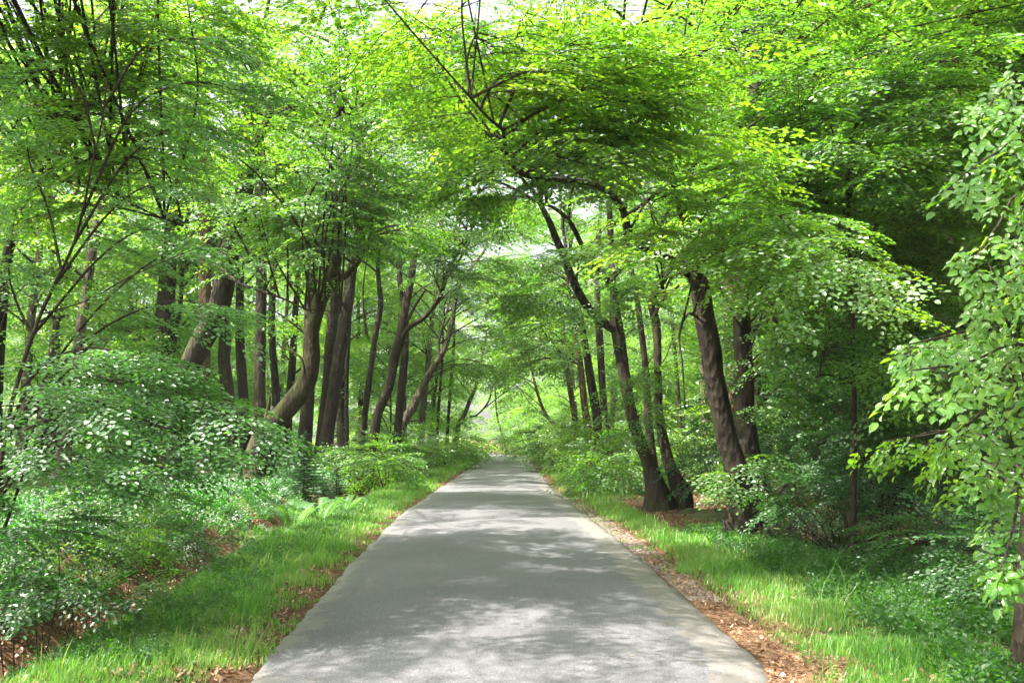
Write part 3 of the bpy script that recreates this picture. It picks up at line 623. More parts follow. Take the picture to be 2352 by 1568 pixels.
t = Tree('beech_tree', 'straight beech behind the curve of the mossy trunk, left one of a close pair', 43, [(737,1078,38),(739,1000,30),(751,893,30),(764,740,30),(772,640,24),(775,560,20)], B_beech, M_beech, group=GA, top=14)
t.auto(t.pts[-1]*[1,1,0], 4, 9, 15, 6, 14); t.done()
t = Tree('beech_tree', 'greyish beech leaning right, right one of a close pair behind the curved trunk', 38, [(742,1080,42),(750,1010,36),(768,890,35),(785,780,34),(800,690,32),(808,620,28),(822,540,20)], B_beech, M_beech, group=GA, top=14)
t.auto(t.pts[-1]*[1,1,0], 5, 8.5, 15, 8, 14); t.done()
t = Tree('beech_tree', 'very thin upright stem with knots between the close pair and the forked saplings', 44, [(797,1071,12),(796,893,11),(801,787,10),(806,700,8)], B_beech, M_beech, group=GA, top=10)
t.auto(t.pts[-1]*[1,1,0], 2.5, 8, 12, 4, 12); t.done()
t = Tree('beech_tree', 'knobbly slim beech with a thin side stem at mid height, left of the forked beech', 42, [(824,1075,26),(832,1000,19),(840,935,16),(857,808,16),(864,760,16),(874,702,15),(869,640,13),(868,600,11)], B_beech, M_beech, group=GA, top=13)
t.limb([(846,780,8),(838,740,7),(834,690,5),(836,640,4)], 42, top=10)
t.auto(t.pts[-1]*[1,1,0], 4, 8.5, 14, 6, 14); t.done()
t = Tree('beech_tree', 'forked beech with a long limb curving right over the lane', 37, [(842,1080,30),(860,1000,26),(868,950,24),(892,890,25),(908,815,27),(920,770,27),(931,706,22),(945,640,19),(955,570,15)], B_beech, M_beech, group=GA)
t.limb([(922,780,16),(940,752,15),(968,734,14),(990,712,13),(1010,684,13),(1020,650,12),(1028,622,11),(1048,586,10),(1072,552,9),(1090,500,7)], 37, -3, top=11)
t.limb([(936,735,10),(955,700,8),(978,665,7)], 38)
for (px, py, Y) in [(1010,520,32),(1080,480,30),(1130,540,32),(1060,430,28),(1130,420,28),(1000,600,34),(950,520,33),(1160,600,33),(1040,360,27),(1200,520,31),(960,450,31),(900,400,30),(1030,560,33),(1090,620,34)]:
    t.to(px, py, Y, 18, 1.5, 'mid', .04)
t.auto(t.pts[-1]*[1,1,0], 5, 8.5, 15, 8, 14); t.done()
t = Tree('beech_tree', 'dark fluted beech standing close behind the forked one', 47, [(905,1065,24),(912,1000,22),(921,907,22),(930,806,22),(928,700,18),(918,640,16),(920,560,12)], B_beech, M_beech, group=GA, top=14)
t.auto(t.pts[-1]*[1,1,0], 5, 9, 15, 6, 14); t.done()
t = Tree('beech_tree', 'pale barked beech bowing towards the lane beyond the forked one', 49, [(905,1060,26),(926,975,22),(948,935,24),(971,887,22),(991,850,19),(1011,820,16),(1027,786,14),(1040,730,13),(1052,666,12),(1075,625,10),(1120,562,7)], B_pale, M_beech, group=GA, top=12)
t.limb([(1010,822,10),(1008,790,8),(1016,750,7),(1030,700,6)], 49, top=10)
for (px, py, Y) in [(1080,620,46),(1120,700,48),(1080,760,48),(1150,640,46),(1170,760,50),(1110,820,52),(1190,700,47),(1060,850,50),(1140,860,56),(1220,620,46)]:
    t.to(px, py, Y, 12, 2.6, 'mid', .04, sc=(1.1, 1.7))
t.auto(t.pts[-1]*[1,1,0], 6, 8.5, 14, 10, 14); t.done()
t = Tree('beech_tree', 'small pale forked beech beside the grassy bend, one arm curling over the lane', 64, [(1044,1030,17),(1049,1000,14),(1053,975,13),(1067,951,12),(1079,919,11),(1091,891,9),(1100,850,7)], B_pale, M_leaf_far, group=GA, top=9)
t.limb([(1060,972,7),(1076,958,6),(1091,955,5),(1108,941,5),(1120,925,5),(1128,905,4)], 64)
t.auto(t.pts[-1]*[1,1,0], 5, 6, 11, 8, 14, 'far', .04, 1.6); t.done()
for k, (x0, x1, w_, Y, lb) in enumerate([(1002,1010,9,60,'slim dark stem in the left wood just before the small pale forked beech'),(1025,1034,10,62,'dark stem close left of the small pale forked beech'),(981,1000,8,66,'thin leaning stem in the left wood behind the bowing pale beech')]):
    t = Tree('beech_tree', lb, Y, [(x0,1040,w_),(x1,900,w_*.9),(x1+8,800,w_*.8)], B_beech, M_leaf_far, group=GA, top=13, sides=8); t.auto(t.pts[-1]*[1,1,0], 5, 7, 14, 8, 13, 'far', .04, 1.6); t.done()
t = Tree('beech_tree', 'thin dark tree leaning left where the lane bends out of sight', 98, [(1166,1040,7),(1156,1005,6.5),(1146,975,6),(1140,940,5)], B_beech, M_leaf_far, group=GA, top=11, sides=8); t.auto(t.pts[-1]*[1,1,0], 6, 6, 15, 12, 14, 'far', .05, 2); t.done()

# left edge : near leaning trunk with ragged limbs, crown over the left third
t = Tree('beech_tree', 'mossy beech leaning in from the left edge behind the sapling', 15, [(-30,1330,60),(-15,900,44),(19,577,27),(56,483,24),(91,421,22),(134,370,18),(156,336,15),(190,260,12),(250,150,9)], B_beech, M_beech_sunlit, group=GA, dY=-1)
t.limb([(134,372,9),(140,330,7),(120,300,6),(70,295,5),(30,296,4)], 14.5)
t.limb([(100,400,8),(160,420,7),(230,440,6),(300,470,5),(420,520,4)], 14.5, -1)
for (px, py, Y) in [(60,180,12),(160,90,12),(260,60,12),(380,40,12.5),(320,160,12),(60,60,11.5),(360,220,13),(250,150,12),(450,250,13.5),(150,260,11.5),(300,20,12),(90,500,12.5),(650,260,15),(500,30,13),(200,230,12.5),(480,90,13),(120,340,13),(30,420,13),(560,30,13.5),(250,330,13.5),(380,330,14),(60,620,13.5),(600,130,14),(150,-60,11),(350,-80,11),(550,-90,12),(700,-60,12)]:
    t.to(px, py, Y, 14, .8, 'near', .018, sc=(.9, 1.3), tilt=.2)
t.auto(np.array([-6.5, 12.5, 0]), 4.5, 7.5, 12, 11, 13, r=.018, reject=lambda e: e[1] < 7)
t.auto(np.array([-4.5, 3.5, 0]), 6, 7.5, 12, 44, 15, width=1.6, r=.02, reject=lambda e: e[0] > 1 or (e[2] < 8 and e[1] > 6) or (e[0] > -3.2 and e[1] > 5) or abs((e[1]-4.5)*.88-(e[0]-2)*.47) < 1.3); t.done()  # unseen boughs added overhead to shade the near lane, gap kept for hornbeam

t = Tree('beech_sapling', 'slim young beech by the ditch whose drooping leafy boughs screen the left side', 9.2, [(-45,1400,13),(10,1010,12),(75,770,10),(125,655,9),(169,561,8),(194,467,7),(212,374,6),(234,280,5),(246,180,4)], B_twig, M_sapling, cat='sapling', sides=8, flare=.5)
t.limb([(100,720,5),(200,690,4),(290,640,4),(400,590,3),(480,560,2)], 9, -1)
for q in [([(40,900),(200,780),(400,690),(515,735)], 8.6, 26, .35), ([(60,860),(180,760),(350,600),(490,570)], 8.8, 24, .3), ([(110,700),(220,600),(320,530),(400,540)], 9.2, 16, .3),
          ([(20,960),(150,880),(330,900),(470,930),(590,1000)], 8.0, 44, .6), ([(10,1000),(160,930),(300,960),(400,1000),(500,1040)], 7.8, 36, .55), ([(0,1010),(120,1000),(230,1030),(340,1070)], 7.6, 30, .5),
          ([(150,600),(240,500),(330,430),(410,430)], 9.3, 20, .4), ([(180,500),(280,380),(380,300),(450,290)], 9.3, 22, .4), ([(210,380),(300,260),(430,190),(560,210)], 9.2, 26, .5),
          ([(230,290),(180,200),(100,160),(40,200)], 9, 22, .5), ([(240,200),(330,110),(450,90),(520,120)], 9, 22, .5), ([(90,740),(40,700),(20,620),(30,520)], 9, 18, .5), ([(60,800),(130,820),(240,800),(340,850)], 8.3, 30, .5),
          ([(170,560),(110,480),(70,380),(60,300)], 9.1, 20, .5), ([(0,950),(60,900),(110,890),(200,940)], 7.6, 22, .5), ([(20,980),(150,950),(320,960),(430,1030)], 8.4, 30, .55), ([(10,940),(200,850),(330,870),(450,950)], 8.8, 30, .5), ([(0,1050),(80,1040),(180,1060),(260,1120)], 7.8, 26, .45), ([(30,940),(160,850),(280,810),(340,850)], 8.2, 24, .35)]:
    pp, Y, n, wd = q; pts = [P(x, y, Y+.5-1.0*i/len(pp)) for i, (x, y) in enumerate(pp)]; pts[0] = t.near_pt(pts[0])
    t.c.bough(pts, .016, wd*.9, int(n*.78), 'near', .2, .2, .1, 5, (.5, .85), .04)
t.done()

# ---- right of the lane
t = Tree('beech_tree', 'tall beech with a high fork leaning over the lane, left stem of the twin base', 21.5, [(1518,1172,58),(1506,1120,42),(1490,1063,34),(1458,982,32),(1436,875,31),(1420,768,35),(1412,720,32),(1410,670,22),(1404,600,19),(1402,520,17),(1398,430,14)], B_beech, M_beech, group=GA, top=11)
t.limb([(1418,760,30),(1379,735,26),(1350,705,25),(1329,672,24),(1308,625,23),(1292,581,21),(1276,545,20),(1265,516,18),(1250,485,15),(1225,440,11),(1190,400,8)], 21.5, -1.5)
t.limb([(1408,660,16),(1380,625,17),(1351,590,16),(1330,550,14),(1313,516,13),(1290,490,11),(1265,474,9),(1240,466,8),(1236,450,6),(1270,400,5),(1305,345,4)], 21.5, -3)
t.limb([(1445,900,8),(1470,860,5),(1500,860,3)], 21)
for (px, py, Y) in [(1180,300,18),(1120,360,18),(1060,300,17),(1230,240,17),(1330,300,17),(1160,200,16),(1080,200,16),(1290,400,18),(1380,380,18),(1000,250,17),(1100,90,15),(980,60,15),(1350,200,17),(1190,450,19),(1060,420,19),(1260,90,15),(1350,560,20),(1460,640,20),(940,160,17)]:
    t.to(px, py, Y, 20, 1.1, 'mid', .04, sc=(.8, 1.2))
for (px, py) in [(1445,880),(1460,990),(1480,850),(1540,760),(1500,930),(1350,760)]: t.to(px, py, 21, 7, .5, 'near', .012, sag=.1)
t.auto(t.pts[-1]*[1,1,0], 5, 8, 12, 6, 15); t.done()
t = Tree('beech_tree', 'slimmer crooked beech, right stem of the twin base, with a knobbly swollen foot', 21.8, [(1552,1172,52),(1562,1135,44),(1548,1095,32),(1533,1052,28),(1514,956,24),(1511,849,22),(1508,745,23),(1496,695,20),(1517,656,18),(1538,618,16),(1560,560,12)], B_beech, M_beech, group=GA, top=12)
t.limb([(1503,725,12),(1515,700,10),(1530,680,9),(1560,655,7)], 21.6)
t.auto(t.pts[-1]*[1,1,0], 5, 7.5, 13, 7, 15); t.done()
t = Tree('beech_tree', 'dark narrow trunk standing between and behind the twin stems', 24.5, [(1505,1160,30),(1497,1050,24),(1488,950,22),(1484,860,18)], B_beech, M_beech, group=GA, top=9); t.auto(t.pts[-1]*[1,1,0], 3, 7, 10, 3, 12); t.done()
t = Tree('beech_tree', 'thick leaning beech whose mossy main limb arches left across the lane', 15.6, [(1718,1225,84),(1706,1143,66),(1690,1075,58),(1668,1000,56),(1654,929,57),(1640,860,56),(1632,795,57),(1618,730,55),(1608,661,52),(1592,625,46)], B_beech, M_beech_sunlit, group=GA, dY=-.8, flare=1.1)
t.limb([(1592,630,40),(1560,606,34),(1520,588,28),(1468,559,25),(1445,530,22),(1425,470,20),(1380,430,19),(1330,416,18),(1285,413,16),(1220,407,14),(1185,390,13),(1163,350,12),(1155,300,10),(1120,270,8),(1060,200,6)], 14.8, -5.5)
t.limb([(1330,418,12),(1290,380,10),(1240,340,9),(1200,310,7)], 13.5, -1)
t.limb([(1600,650,30),(1590,560,24),(1560,470,20),(1540,380,16),(1545,280,12),(1570,180,9)], 14.5, -2)
t.limb([(1620,740,14),(1580,720,9),(1560,770,6),(1567,830,5),(1571,890,4),(1575,940,3)], 14)
t.limb([(1575,620,10),(1540,640,7),(1525,680,5)], 14)
for (px, py, Y) in [(1440,170,9.5),(1520,230,10),(1350,260,10),(1270,300,10),(1600,300,10.5),(1480,320,10.5),(1390,300,11),(1650,450,11),(1240,390,10),(1400,400,9.8),(1540,440,10.3),(1480,520,11),(1480,130,9.5),(1600,120,10),(1180,180,10.5),(1090,260,11),(1000,140,11),(1330,100,9.5),(1100,60,10),(1220,40,9.5),(940,60,11),(1690,390,11),(1730,560,11)]:
    t.to(px, py, Y, 15, .85, 'near', .018, sc=(.75, 1.3), tilt=.17, droop=.06)
for (px, py, Y) in [(1750,640,9.8),(1880,600,9.6),(1990,660,9.6),(1670,610,10.5),(1820,680,9.4),(2060,730,10)]:
    t.to(px, py, Y, 22, .6, 'near', .02, start=(1615,600,14.5), sag=.5, sc=(.8, 1.1))
t.auto(np.array([.5, 12, 0]), 4.5, 7.4, 10, 14, 14, r=.012)
t.done()
t = Tree('beech_tree', 'dark ivy hung beech standing upright directly behind the thick leaning beech', 17, [(1752,1215,76),(1738,1130,58),(1726,1063,52),(1712,960,52),(1708,850,50),(1704,760,50),(1700,680,46),(1702,590,40),(1712,480,36),(1722,360,34),(1732,240,34),(1738,150,34),(1742,60,28),(1748,-60,22)], B_beech, M_beech, group=GA)
t.limb([(1720,320,14),(1700,290,10),(1680,240,8)], 16.5)
t.limb([(1740,140,22),(1770,90,15),(1810,100,12),(1860,70,9),(1940,40,6)], 16, -1)
t.limb([(1740,110,16),(1680,50,12),(1600,30,9),(1520,40,7),(1450,60,5)], 16, -1)
for (px, py, Y) in [(1880,120,12),(1980,80,12),(2100,130,11.5),(2200,200,11),(2050,230,12),(1900,250,12.5),(2150,330,12),(1800,330,13),(1960,380,13),(2260,100,11),(1820,200,12),(1760,60,12),(1700,180,13),(1640,60,12),(2280,320,11.5),(1880,470,13),(2060,480,13),(2180,520,12.5),(1820,560,13),(1750,450,13)]:
    t.to(px, py, Y, 17, .9, 'near', .02, sc=(.85, 1.4), tilt=.17, droop=.08)
for (px, py) in [(1890,740),(1900,840),(1850,700),(1950,740),(2050,800),(2150,700),(2250,640)]: t.to(px, py, 14, 18, .9, 'near', .02)
for (px, py) in [(1790,900),(1790,1040),(1780,1130),(1650,1090)]: t.to(px, py, 15.5, 9, .45, 'near', .012, sag=.1)
t.auto(np.array([6, 12, 0]), 4.5, 6.5, 10, 12, 15, r=.022); t.done()
t = Tree('pine_tree', 'tall brown pine trunk showing near the top between the leafy boughs', 27, [(1690,1110,44),(1684,900,42),(1680,700,42),(1674,500,41),(1668,300,40),(1664,140,38),(1660,20,36),(1656,-100,32)], B_pine, M_beech, group=GA, top=19)
t.auto(t.pts[-1]*[1,1,0], 4, 13, 18, 6, 14); t.done()

R_ = [('tan trunk with patchy bark in the sunlit bush, beyond the twin beech', 45, [(1354,1010,24),(1343,930,20),(1333,840,18),(1322,780,15),(1312,700,12)], B_pine),
      ('reddish sunlit trunk, left neighbour of the tan trunk beyond the twin beech', 52, [(1330,1010,20),(1318,950,16),(1308,880,16),(1302,840,14),(1294,770,11)], B_pine),
      ('dark trunk rising immediately right of the tan trunk', 37, [(1378,1040,32),(1370,950,26),(1358,880,24),(1346,800,20),(1336,740,16),(1322,680,12)], B_beech),
      ('upright dark stem between the tan trunk and the twin beech', 39, [(1394,1040,24),(1388,950,20),(1382,860,20),(1377,770,20),(1372,700,17),(1374,600,14),(1376,530,12)], B_beech),
      ('greyish stem showing left of the thick leaning beech in the right wood', 33, [(1630,1080,26),(1622,980,22),(1617,900,20),(1612,800,18)], B_pale),
      ('thin stem in the bright gap right of the twin beech', 42, [(1566,1050,12),(1560,940,11),(1553,840,10)], B_beech),
      ('brown trunk standing in the gloom right of the ivy hung beech', 26, [(1806,1090,34),(1799,980,28),(1786,830,26),(1776,700,20)], B_beech),
      ('narrow brown stem, second past the ivy hung beech in the dark wood', 30, [(1873,1100,26),(1869,975,22),(1864,840,18),(1856,700,15)], B_beech),
      ('leaning reddish trunk deep in the dark right wood behind the bare twiggy shrub', 22, [(1962,1130,34),(1947,1050,30),(1925,900,27),(1905,760,22)], B_pine),
      ('pale stem glimpsed in the dark wood past the leaning reddish trunk', 33, [(1990,1090,22),(1978,960,17),(1975,840,15)], B_pale)]
for lb, Y, tr, bk in R_:
    t = Tree('beech_tree' if bk is not B_pine else 'pine_tree', lb, Y, tr, bk, M_beech, group='trees in the right wood', top=14, sides=10)
    t.auto(t.pts[-1]*[1,1,0], 5, 7.5, 15, 9, 15)
    if Y in (45, 37, 52):
        for k in range(9):
            q = P(U(1170, 1300), U(580, 850 if Y > 40 else 720), Y+U(-3, 3)); t.span(t.near_pt(q), q, 11, 2.6, 'mid', .035, sc=(1.1, 1.7))
    if Y < 31:
        for k in range(7):
            q = P(tr[-1][0]+U(-120, 260), U(620, 960), Y-U(0, 4)); t.span(t.near_pt(q), q, 14, 1.2, 'mid', .02)
    t.done()
t = Tree('leaning_pine', 'short trunk leaning left out of the sunlit bushes before the bend', 58, [(1294,1020,12),(1281,990,11),(1268,968,11),(1256,955,10),(1240,920,8)], B_pine, M_leaf_far, cat='tree', top=8, sides=8); t.auto(t.pts[-1]*[1,1,0], 4, 5, 9, 8, 13, 'far', .03, 1.6); t.done()
t = Tree('beech_sapling', 'slender black curved sapling stem standing out against the leaves of the right canopy', 13.2, [(1960,1200,16),(1962,900,14),(1956,700,13),(1951,512,12),(1947,406,11),(1955,315,11),(1975,275,10),(2000,243,8),(2008,220,5)], B_twig, M_beech, cat='sapling', sides=8, flare=.4)
t.limb([(1950,360,6),(1930,330,5),(1915,310,3)], 13)
t.limb([(1957,880,6),(1900,860,5),(1850,870,4),(1800,840,3)], 13)
for (px, py, Y) in [(2050,180,11.5),(2150,260,12),(1900,210,12),(2060,360,12),(2180,430,12),(1880,330,12),(1860,420,12.5),(2100,600,12.5),(2020,560,12.5),(2200,800,12),(1900,800,12),(2060,900,12)]:
    t.to(px, py, Y, 22, .8, 'near', .015, sc=(.9, 1.3))
t.done()

# near hornbeam at the right edge
t = Tree('hornbeam_tree', 'hornbeam at the right edge holding large sunlit serrated leaves near the camera', 6.3, [(2372,1450,74),(2368,1300,62),(2380,1000,54),(2400,700,46),(2430,400,36),(2440,100,26),(2450,-200,16)], B_twig, M_hornbeam, flare=.4)
def horn(pp, Y0, Y1, n, wd, sc=(.75, 1.1), lod='close', r=.011):
    k = len(pp); pts = [P(x+105*i/(k-1), y, Y0+(Y1-Y0)*i/(k-1)) for i, (x, y) in enumerate(pp)]; pts[0] = t.near_pt(pts[0])
    t.c.bough(pts, r, wd, n, lod, .2, .35, .55, 5, sc, .08)
for pp, n in [([(2400,200),(2300,190),(2220,220),(2150,270)],14), ([(2400,330),(2320,330),(2220,350),(2110,400)],16), ([(2400,420),(2310,460),(2220,520),(2130,600)],18),
              ([(2400,520),(2330,580),(2260,640),(2150,660)],16), ([(2390,700),(2280,740),(2150,760),(1985,790)],24), ([(2390,720),(2290,790),(2160,830),(1990,850)],20),
              ([(2380,800),(2290,850),(2200,930),(2070,1010)],20), ([(2370,850),(2280,950),(2230,1040),(2170,1090)],16), ([(2370,1000),(2310,1100),(2260,1200),(2200,1290)],20),
              ([(2400,100),(2350,120),(2290,180),(2250,300)],14), ([(2390,600),(2350,700),(2300,800),(2280,900)],18), ([(2390,300),(2350,400),(2310,520),(2290,620)],18),
              ([(2375,900),(2340,960),(2310,1060),(2300,1150)],12), ([(2400,250),(2370,330),(2350,450),(2340,560)],14)]:
    Y = U(4.0, 4.9); horn(pp, 5.8, Y, int(n*.55), .2, (.55, .82))
for pp, n in [([(2360,980),(2200,990),(2050,1000),(1920,1015)],16), ([(2360,1100),(2260,1080),(2160,1060),(2050,1040)],12), ([(2370,1380),(2310,1330),(2240,1290),(2180,1300)],10)]:
    horn(pp, 6.6, 7.5, n, .4, (.6, .9))
t.done()

# ------------------------------------------------------------------ shrubs
def shrub(name, label, px, py, Y, R, n, lod, leaf_, stems=6, group=None, cat='shrub', droop=.2, sc=(.8, 1.2), ground=None):
    c = P(px, py, Y); g = gz(c[0], c[1]); root = empty(name, (c[0], c[1], g), label, cat, group)
    cr = Crown(); W = Wood()
    for i in range(stems):
        a_ = U(0, 2*pi); e = c+np.array([cos(a_)*R[0]*.6, sin(a_)*R[1]*.6, U(.0, .6)*R[2]])
        b = np.array([c[0]+cos(a_)*.12, c[1]+sin(a_)*.12, g-.05]); m = (b+e)/2+np.array([U(-.1, .1), U(-.1, .1), .15])
        W.tube([b, m, e], [.004+.012*R[2], .003+.008*R[2], .003], 5, 4)
    cr.blob(c, R, n, lod, droop, sc); W.build('stem', B_twig, root); cr.build(root, leaf_, B_twig, 'foliage', 'twigs' if lod != 'far' else None)
    return root
GS = 'shrubs along the lane'
shrub('hazel_shrub', 'dense green shrub at the foot of the twin beech on the right verge', 1402, 1068, 28, (1.15, 1.2, .6), 120, 'mid', M_beech, group=GS)
shrub('hazel_shrub', 'bush with pale sunlit sprays beside the tan trunk', 1350, 1000, 38, (1.3, 1.5, .8), 110, 'mid', M_beech_sunlit, group=GS)
shrub('hazel_shrub', 'rounded bush under the short leaning trunk on the right', 1290, 1015, 47, (1.8, 2, 1.0), 110, 'mid', M_beech, group=GS)
shrub('hazel_shrub', 'sunlit bush furthest down the right verge, where the lane bends', 1235, 1018, 66, (2.2, 3, 1.2), 90, 'far', M_leaf_far, group=GS)
shrub('hazel_shrub', 'tall bright leafy bush at the bend on the right side', 1215, 985, 82, (2.6, 3, 3), 160, 'far', M_leaf_far, group=GS)
shrub('hazel_shrub', 'bright low bush between the twin beech and the thick leaning beech', 1600, 1000, 31, (1.6, 1.6, 1.1), 110, 'mid', M_beech_sunlit, group=GS)
shrub('hazel_shrub', 'spreading shrub on the left bank under the forked beech', 835, 1050, 34, (1.1, 1.5, .45), 80, 'mid', M_beech, group=GS)
shrub('hazel_shrub', 'layered shrub left of the lane in front of the bowing pale beech', 915, 1025, 40, (1.3, 1.6, .55), 80, 'mid', M_beech, group=GS)
shrub('hazel_shrub', 'sunlit shrub on the left verge below the small pale forked beech', 1010, 1020, 52, (1.7, 2, .8), 100, 'far', M_leaf_far, group=GS)
shrub('hazel_shrub', 'low shrub touching the grass at the left inside of the far bend', 1058, 1026, 68, (1.8, 2.5, .9), 90, 'far', M_leaf_far, group=GS)
shrub('hazel_shrub', 'small twiggy shrub on the left bank beside the fern clump', 890, 1068, 30, (.7, .8, .4), 45, 'mid', M_beech, group=GS)
GD = 'dark shrubs under the right canopy'
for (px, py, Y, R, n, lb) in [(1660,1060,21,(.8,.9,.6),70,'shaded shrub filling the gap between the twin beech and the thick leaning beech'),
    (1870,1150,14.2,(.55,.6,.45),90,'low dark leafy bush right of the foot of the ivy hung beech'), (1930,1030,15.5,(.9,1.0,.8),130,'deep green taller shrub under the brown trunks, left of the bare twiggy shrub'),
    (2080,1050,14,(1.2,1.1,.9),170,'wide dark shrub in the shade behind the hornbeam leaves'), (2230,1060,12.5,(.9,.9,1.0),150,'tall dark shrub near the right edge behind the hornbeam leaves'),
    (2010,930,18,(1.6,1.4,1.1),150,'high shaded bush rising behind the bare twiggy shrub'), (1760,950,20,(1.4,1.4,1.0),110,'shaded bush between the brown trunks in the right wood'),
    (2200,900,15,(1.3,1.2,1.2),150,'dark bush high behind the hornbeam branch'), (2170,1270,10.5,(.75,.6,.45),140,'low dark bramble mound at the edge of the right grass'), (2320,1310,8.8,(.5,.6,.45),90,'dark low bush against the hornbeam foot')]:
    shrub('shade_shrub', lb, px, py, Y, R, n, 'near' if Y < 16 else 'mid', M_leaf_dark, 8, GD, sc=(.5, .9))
# bare twiggy shrub with dark arching stems
c = P(1950, 1240, 13.5); g = gz(c[0], c[1]); root = empty('bare_shrub', (c[0], c[1], g), 'bare arching dark stems of a shrub over the brown litter in the right wood', 'shrub'); W = Wood()
for i in range(26):
    a = U(0, 2*pi); L = U(.8, 1.9); b = np.array([c[0]+U(-.3, .3), c[1]+U(-.3, .3), g-.03]); e = b+np.array([cos(a)*L, sin(a)*L*.6, U(.15, 1.1)]); m = (b+e)/2+np.array([0, 0, U(.1, .45)])
    W.tube([b, m, e], [U(.008, .02), .008, .003], 5, 5)
    for k in range(3):
        q = m+(e-m)*U(0, .8); W.tube([q, q+np.array([U(-.4, .4), U(-.3, .3), U(-.1, .3)])], [.005, .002], 3, 2)
W.build('stem', B_twig, root)
# low hazel by the left ditch
GL = 'young shrubs in the left ditch'
for (px, py, Y, R, n, lb) in [(60,1230,8.2,(.4,.45,.25),46,'dark leafy hazel shoots at the left edge below the sapling'), (230,1240,9.8,(.5,.5,.22),40,'hazel shoots leaning over the ditch slope below the sapling boughs'), (130,1330,7.6,(.35,.3,.14),26,'low seedlings on the brown ditch slope at the left edge'),
     (325,1325,9.2,(.16,.18,.08),16,'small seedling with glossy pale leaves at the edge of the left grass'), (430,1240,12,(.4,.35,.12),26,'loose seedlings growing along the ditch beneath the mossy bank'), (280,1140,13,(.9,.6,.16),45,'wide bed of shoots on the bank in front of the leftmost trunk'),
     (200,1400,7.9,(.25,.25,.08),14,'straggling shoots at the foot of the left ditch slope')]:
    shrub('hazel_shoots', lb, px, py, Y, R, int(n*.8), 'near', M_leaf_dark if Y < 8.5 or px > 400 else M_beech, 3, GL, sc=(.5, .85))

# young spruces
def spruce(label, px, Y, H, Rr, n):
    x = P(px, 1000, Y)[0]; g = gz(x, Y); root = empty('young_spruce', (x, Y, g), label, 'conifer', 'young spruces under the beeches'); W = Wood(); W.tube([[x, Y, g-.05], [x, Y, g+H]], [.035, .006], 6, 3)
    V = []; k = 0
    for i in range(n):
        t_ = (i/n)**.9; z = g+.15+t_*(H-.2); a_ = i*2.4; L = Rr*(1-t_)*U(.8, 1.1)+.08; b = np.array([x, Y, z]); e = b+np.array([cos(a_)*L, sin(a_)*L, -.1*L+.05]); W.tube([b, e], [.008, .002], 3, 2)
        m = max(6, int(L/.018))
        for j in range(m):
            f = (j+.5)/m; q = b+(e-b)*f; dr = unit(e-b)
            for s in (-1, 1):
                ln = .16*(1-f*.6)*min(1, L*2); sd = unit(np.cross(dr, [0, 0, 1]))*s; d2 = unit(dr*.7+sd+np.array([0, 0, U(-.25, .15)])); nn = unit(np.cross(d2, dr))
                V += [q, q+d2*ln*.5+np.array([0, 0, .012]), q+d2*ln, q+d2*ln*.5-dr*.016]
    V = np.array(V); F = np.arange(len(V)).reshape(-1, 4); W.build('trunk', B_twig, root); mesh_obj('crown', V, [F], M_needle, root, tint=rng.uniform(0, 1, len(F)))
spruce('young dark spruce beneath the curved mossy beech, the bigger of two', 700, 26, 1.9, .8, 90)
spruce('small young spruce between the curved mossy beech and the fern clump', 775, 27, 1.35, .6, 70)

# ferns
def fern(label, px, py, Y, n, L, seed):
    x = P(px, py, Y)[0]; g = gz(x, Y); root = empty('fern', (x, Y, g), label, 'fern', 'ferns at the ditch edge')
    r = np.random.default_rng(seed)
    for i in range(n):
        a_ = i*2*pi/n+r.uniform(-.25, .25); l = L*r.uniform(.75, 1.1); h = np.array([cos(a_), sin(a_), 0]); sd = np.array([-sin(a_), cos(a_), 0]); V = []; F = []; W = Wood(); m = 26; cen = []
        for j in range(m+1):
            t_ = j/m; cen.append(np.array([x, Y, g])+h*(l*(.12+.75*t_**1.15)*.9)+np.array([0, 0, l*(1.05*t_-.62*t_**2.4)]))
        W.tube(cen[::4]+[cen[-1]], np.linspace(.006, .0015, len(cen[::4])+1), 4, 2)
        for j in range(3, m):
            t_ = j/m; tg = unit(cen[j+1]-cen[j-1]); pl_ = l*.21*math.sin(min(1, (t_*1.25))*pi*.5)*(1-t_)**.55
            for s in (-1, 1):
                d2 = unit(sd*s+tg*.35+np.array([0, 0, -.12])); q = cen[j]; wv = tg*l*.017
                k = len(V); V += [q-wv*.7, q+d2*pl_*.5-wv, q+d2*pl_, q+d2*pl_*.5+wv, q+wv*.7]; F += [[k, k+1, k+2, k+3]]; F += [[k, k+3, k+4, k+4]]
        F4 = np.array([f for f in F if f[2] != f[3]]); F3 = np.array([f[:3] for f in F if f[2] == f[3]])
        fo = mesh_obj('frond', np.array(V), [F4, F3], M_fern, root, tint=r.uniform(0, 1, len(F4)+len(F3)))
        st = W.build('stalk', M_fern, root); st.parent = fo
fern('large fern with arching feathered fronds at the ditch edge below the mossy bank', 672, 1180, 16.6, 13, .95, 1)
fern('second fern just right of the largest, half merged with it', 735, 1170, 18.4, 11, .85, 2)
fern('smaller fern on the bank beside the young spruces', 790, 1150, 21, 10, .8, 3)

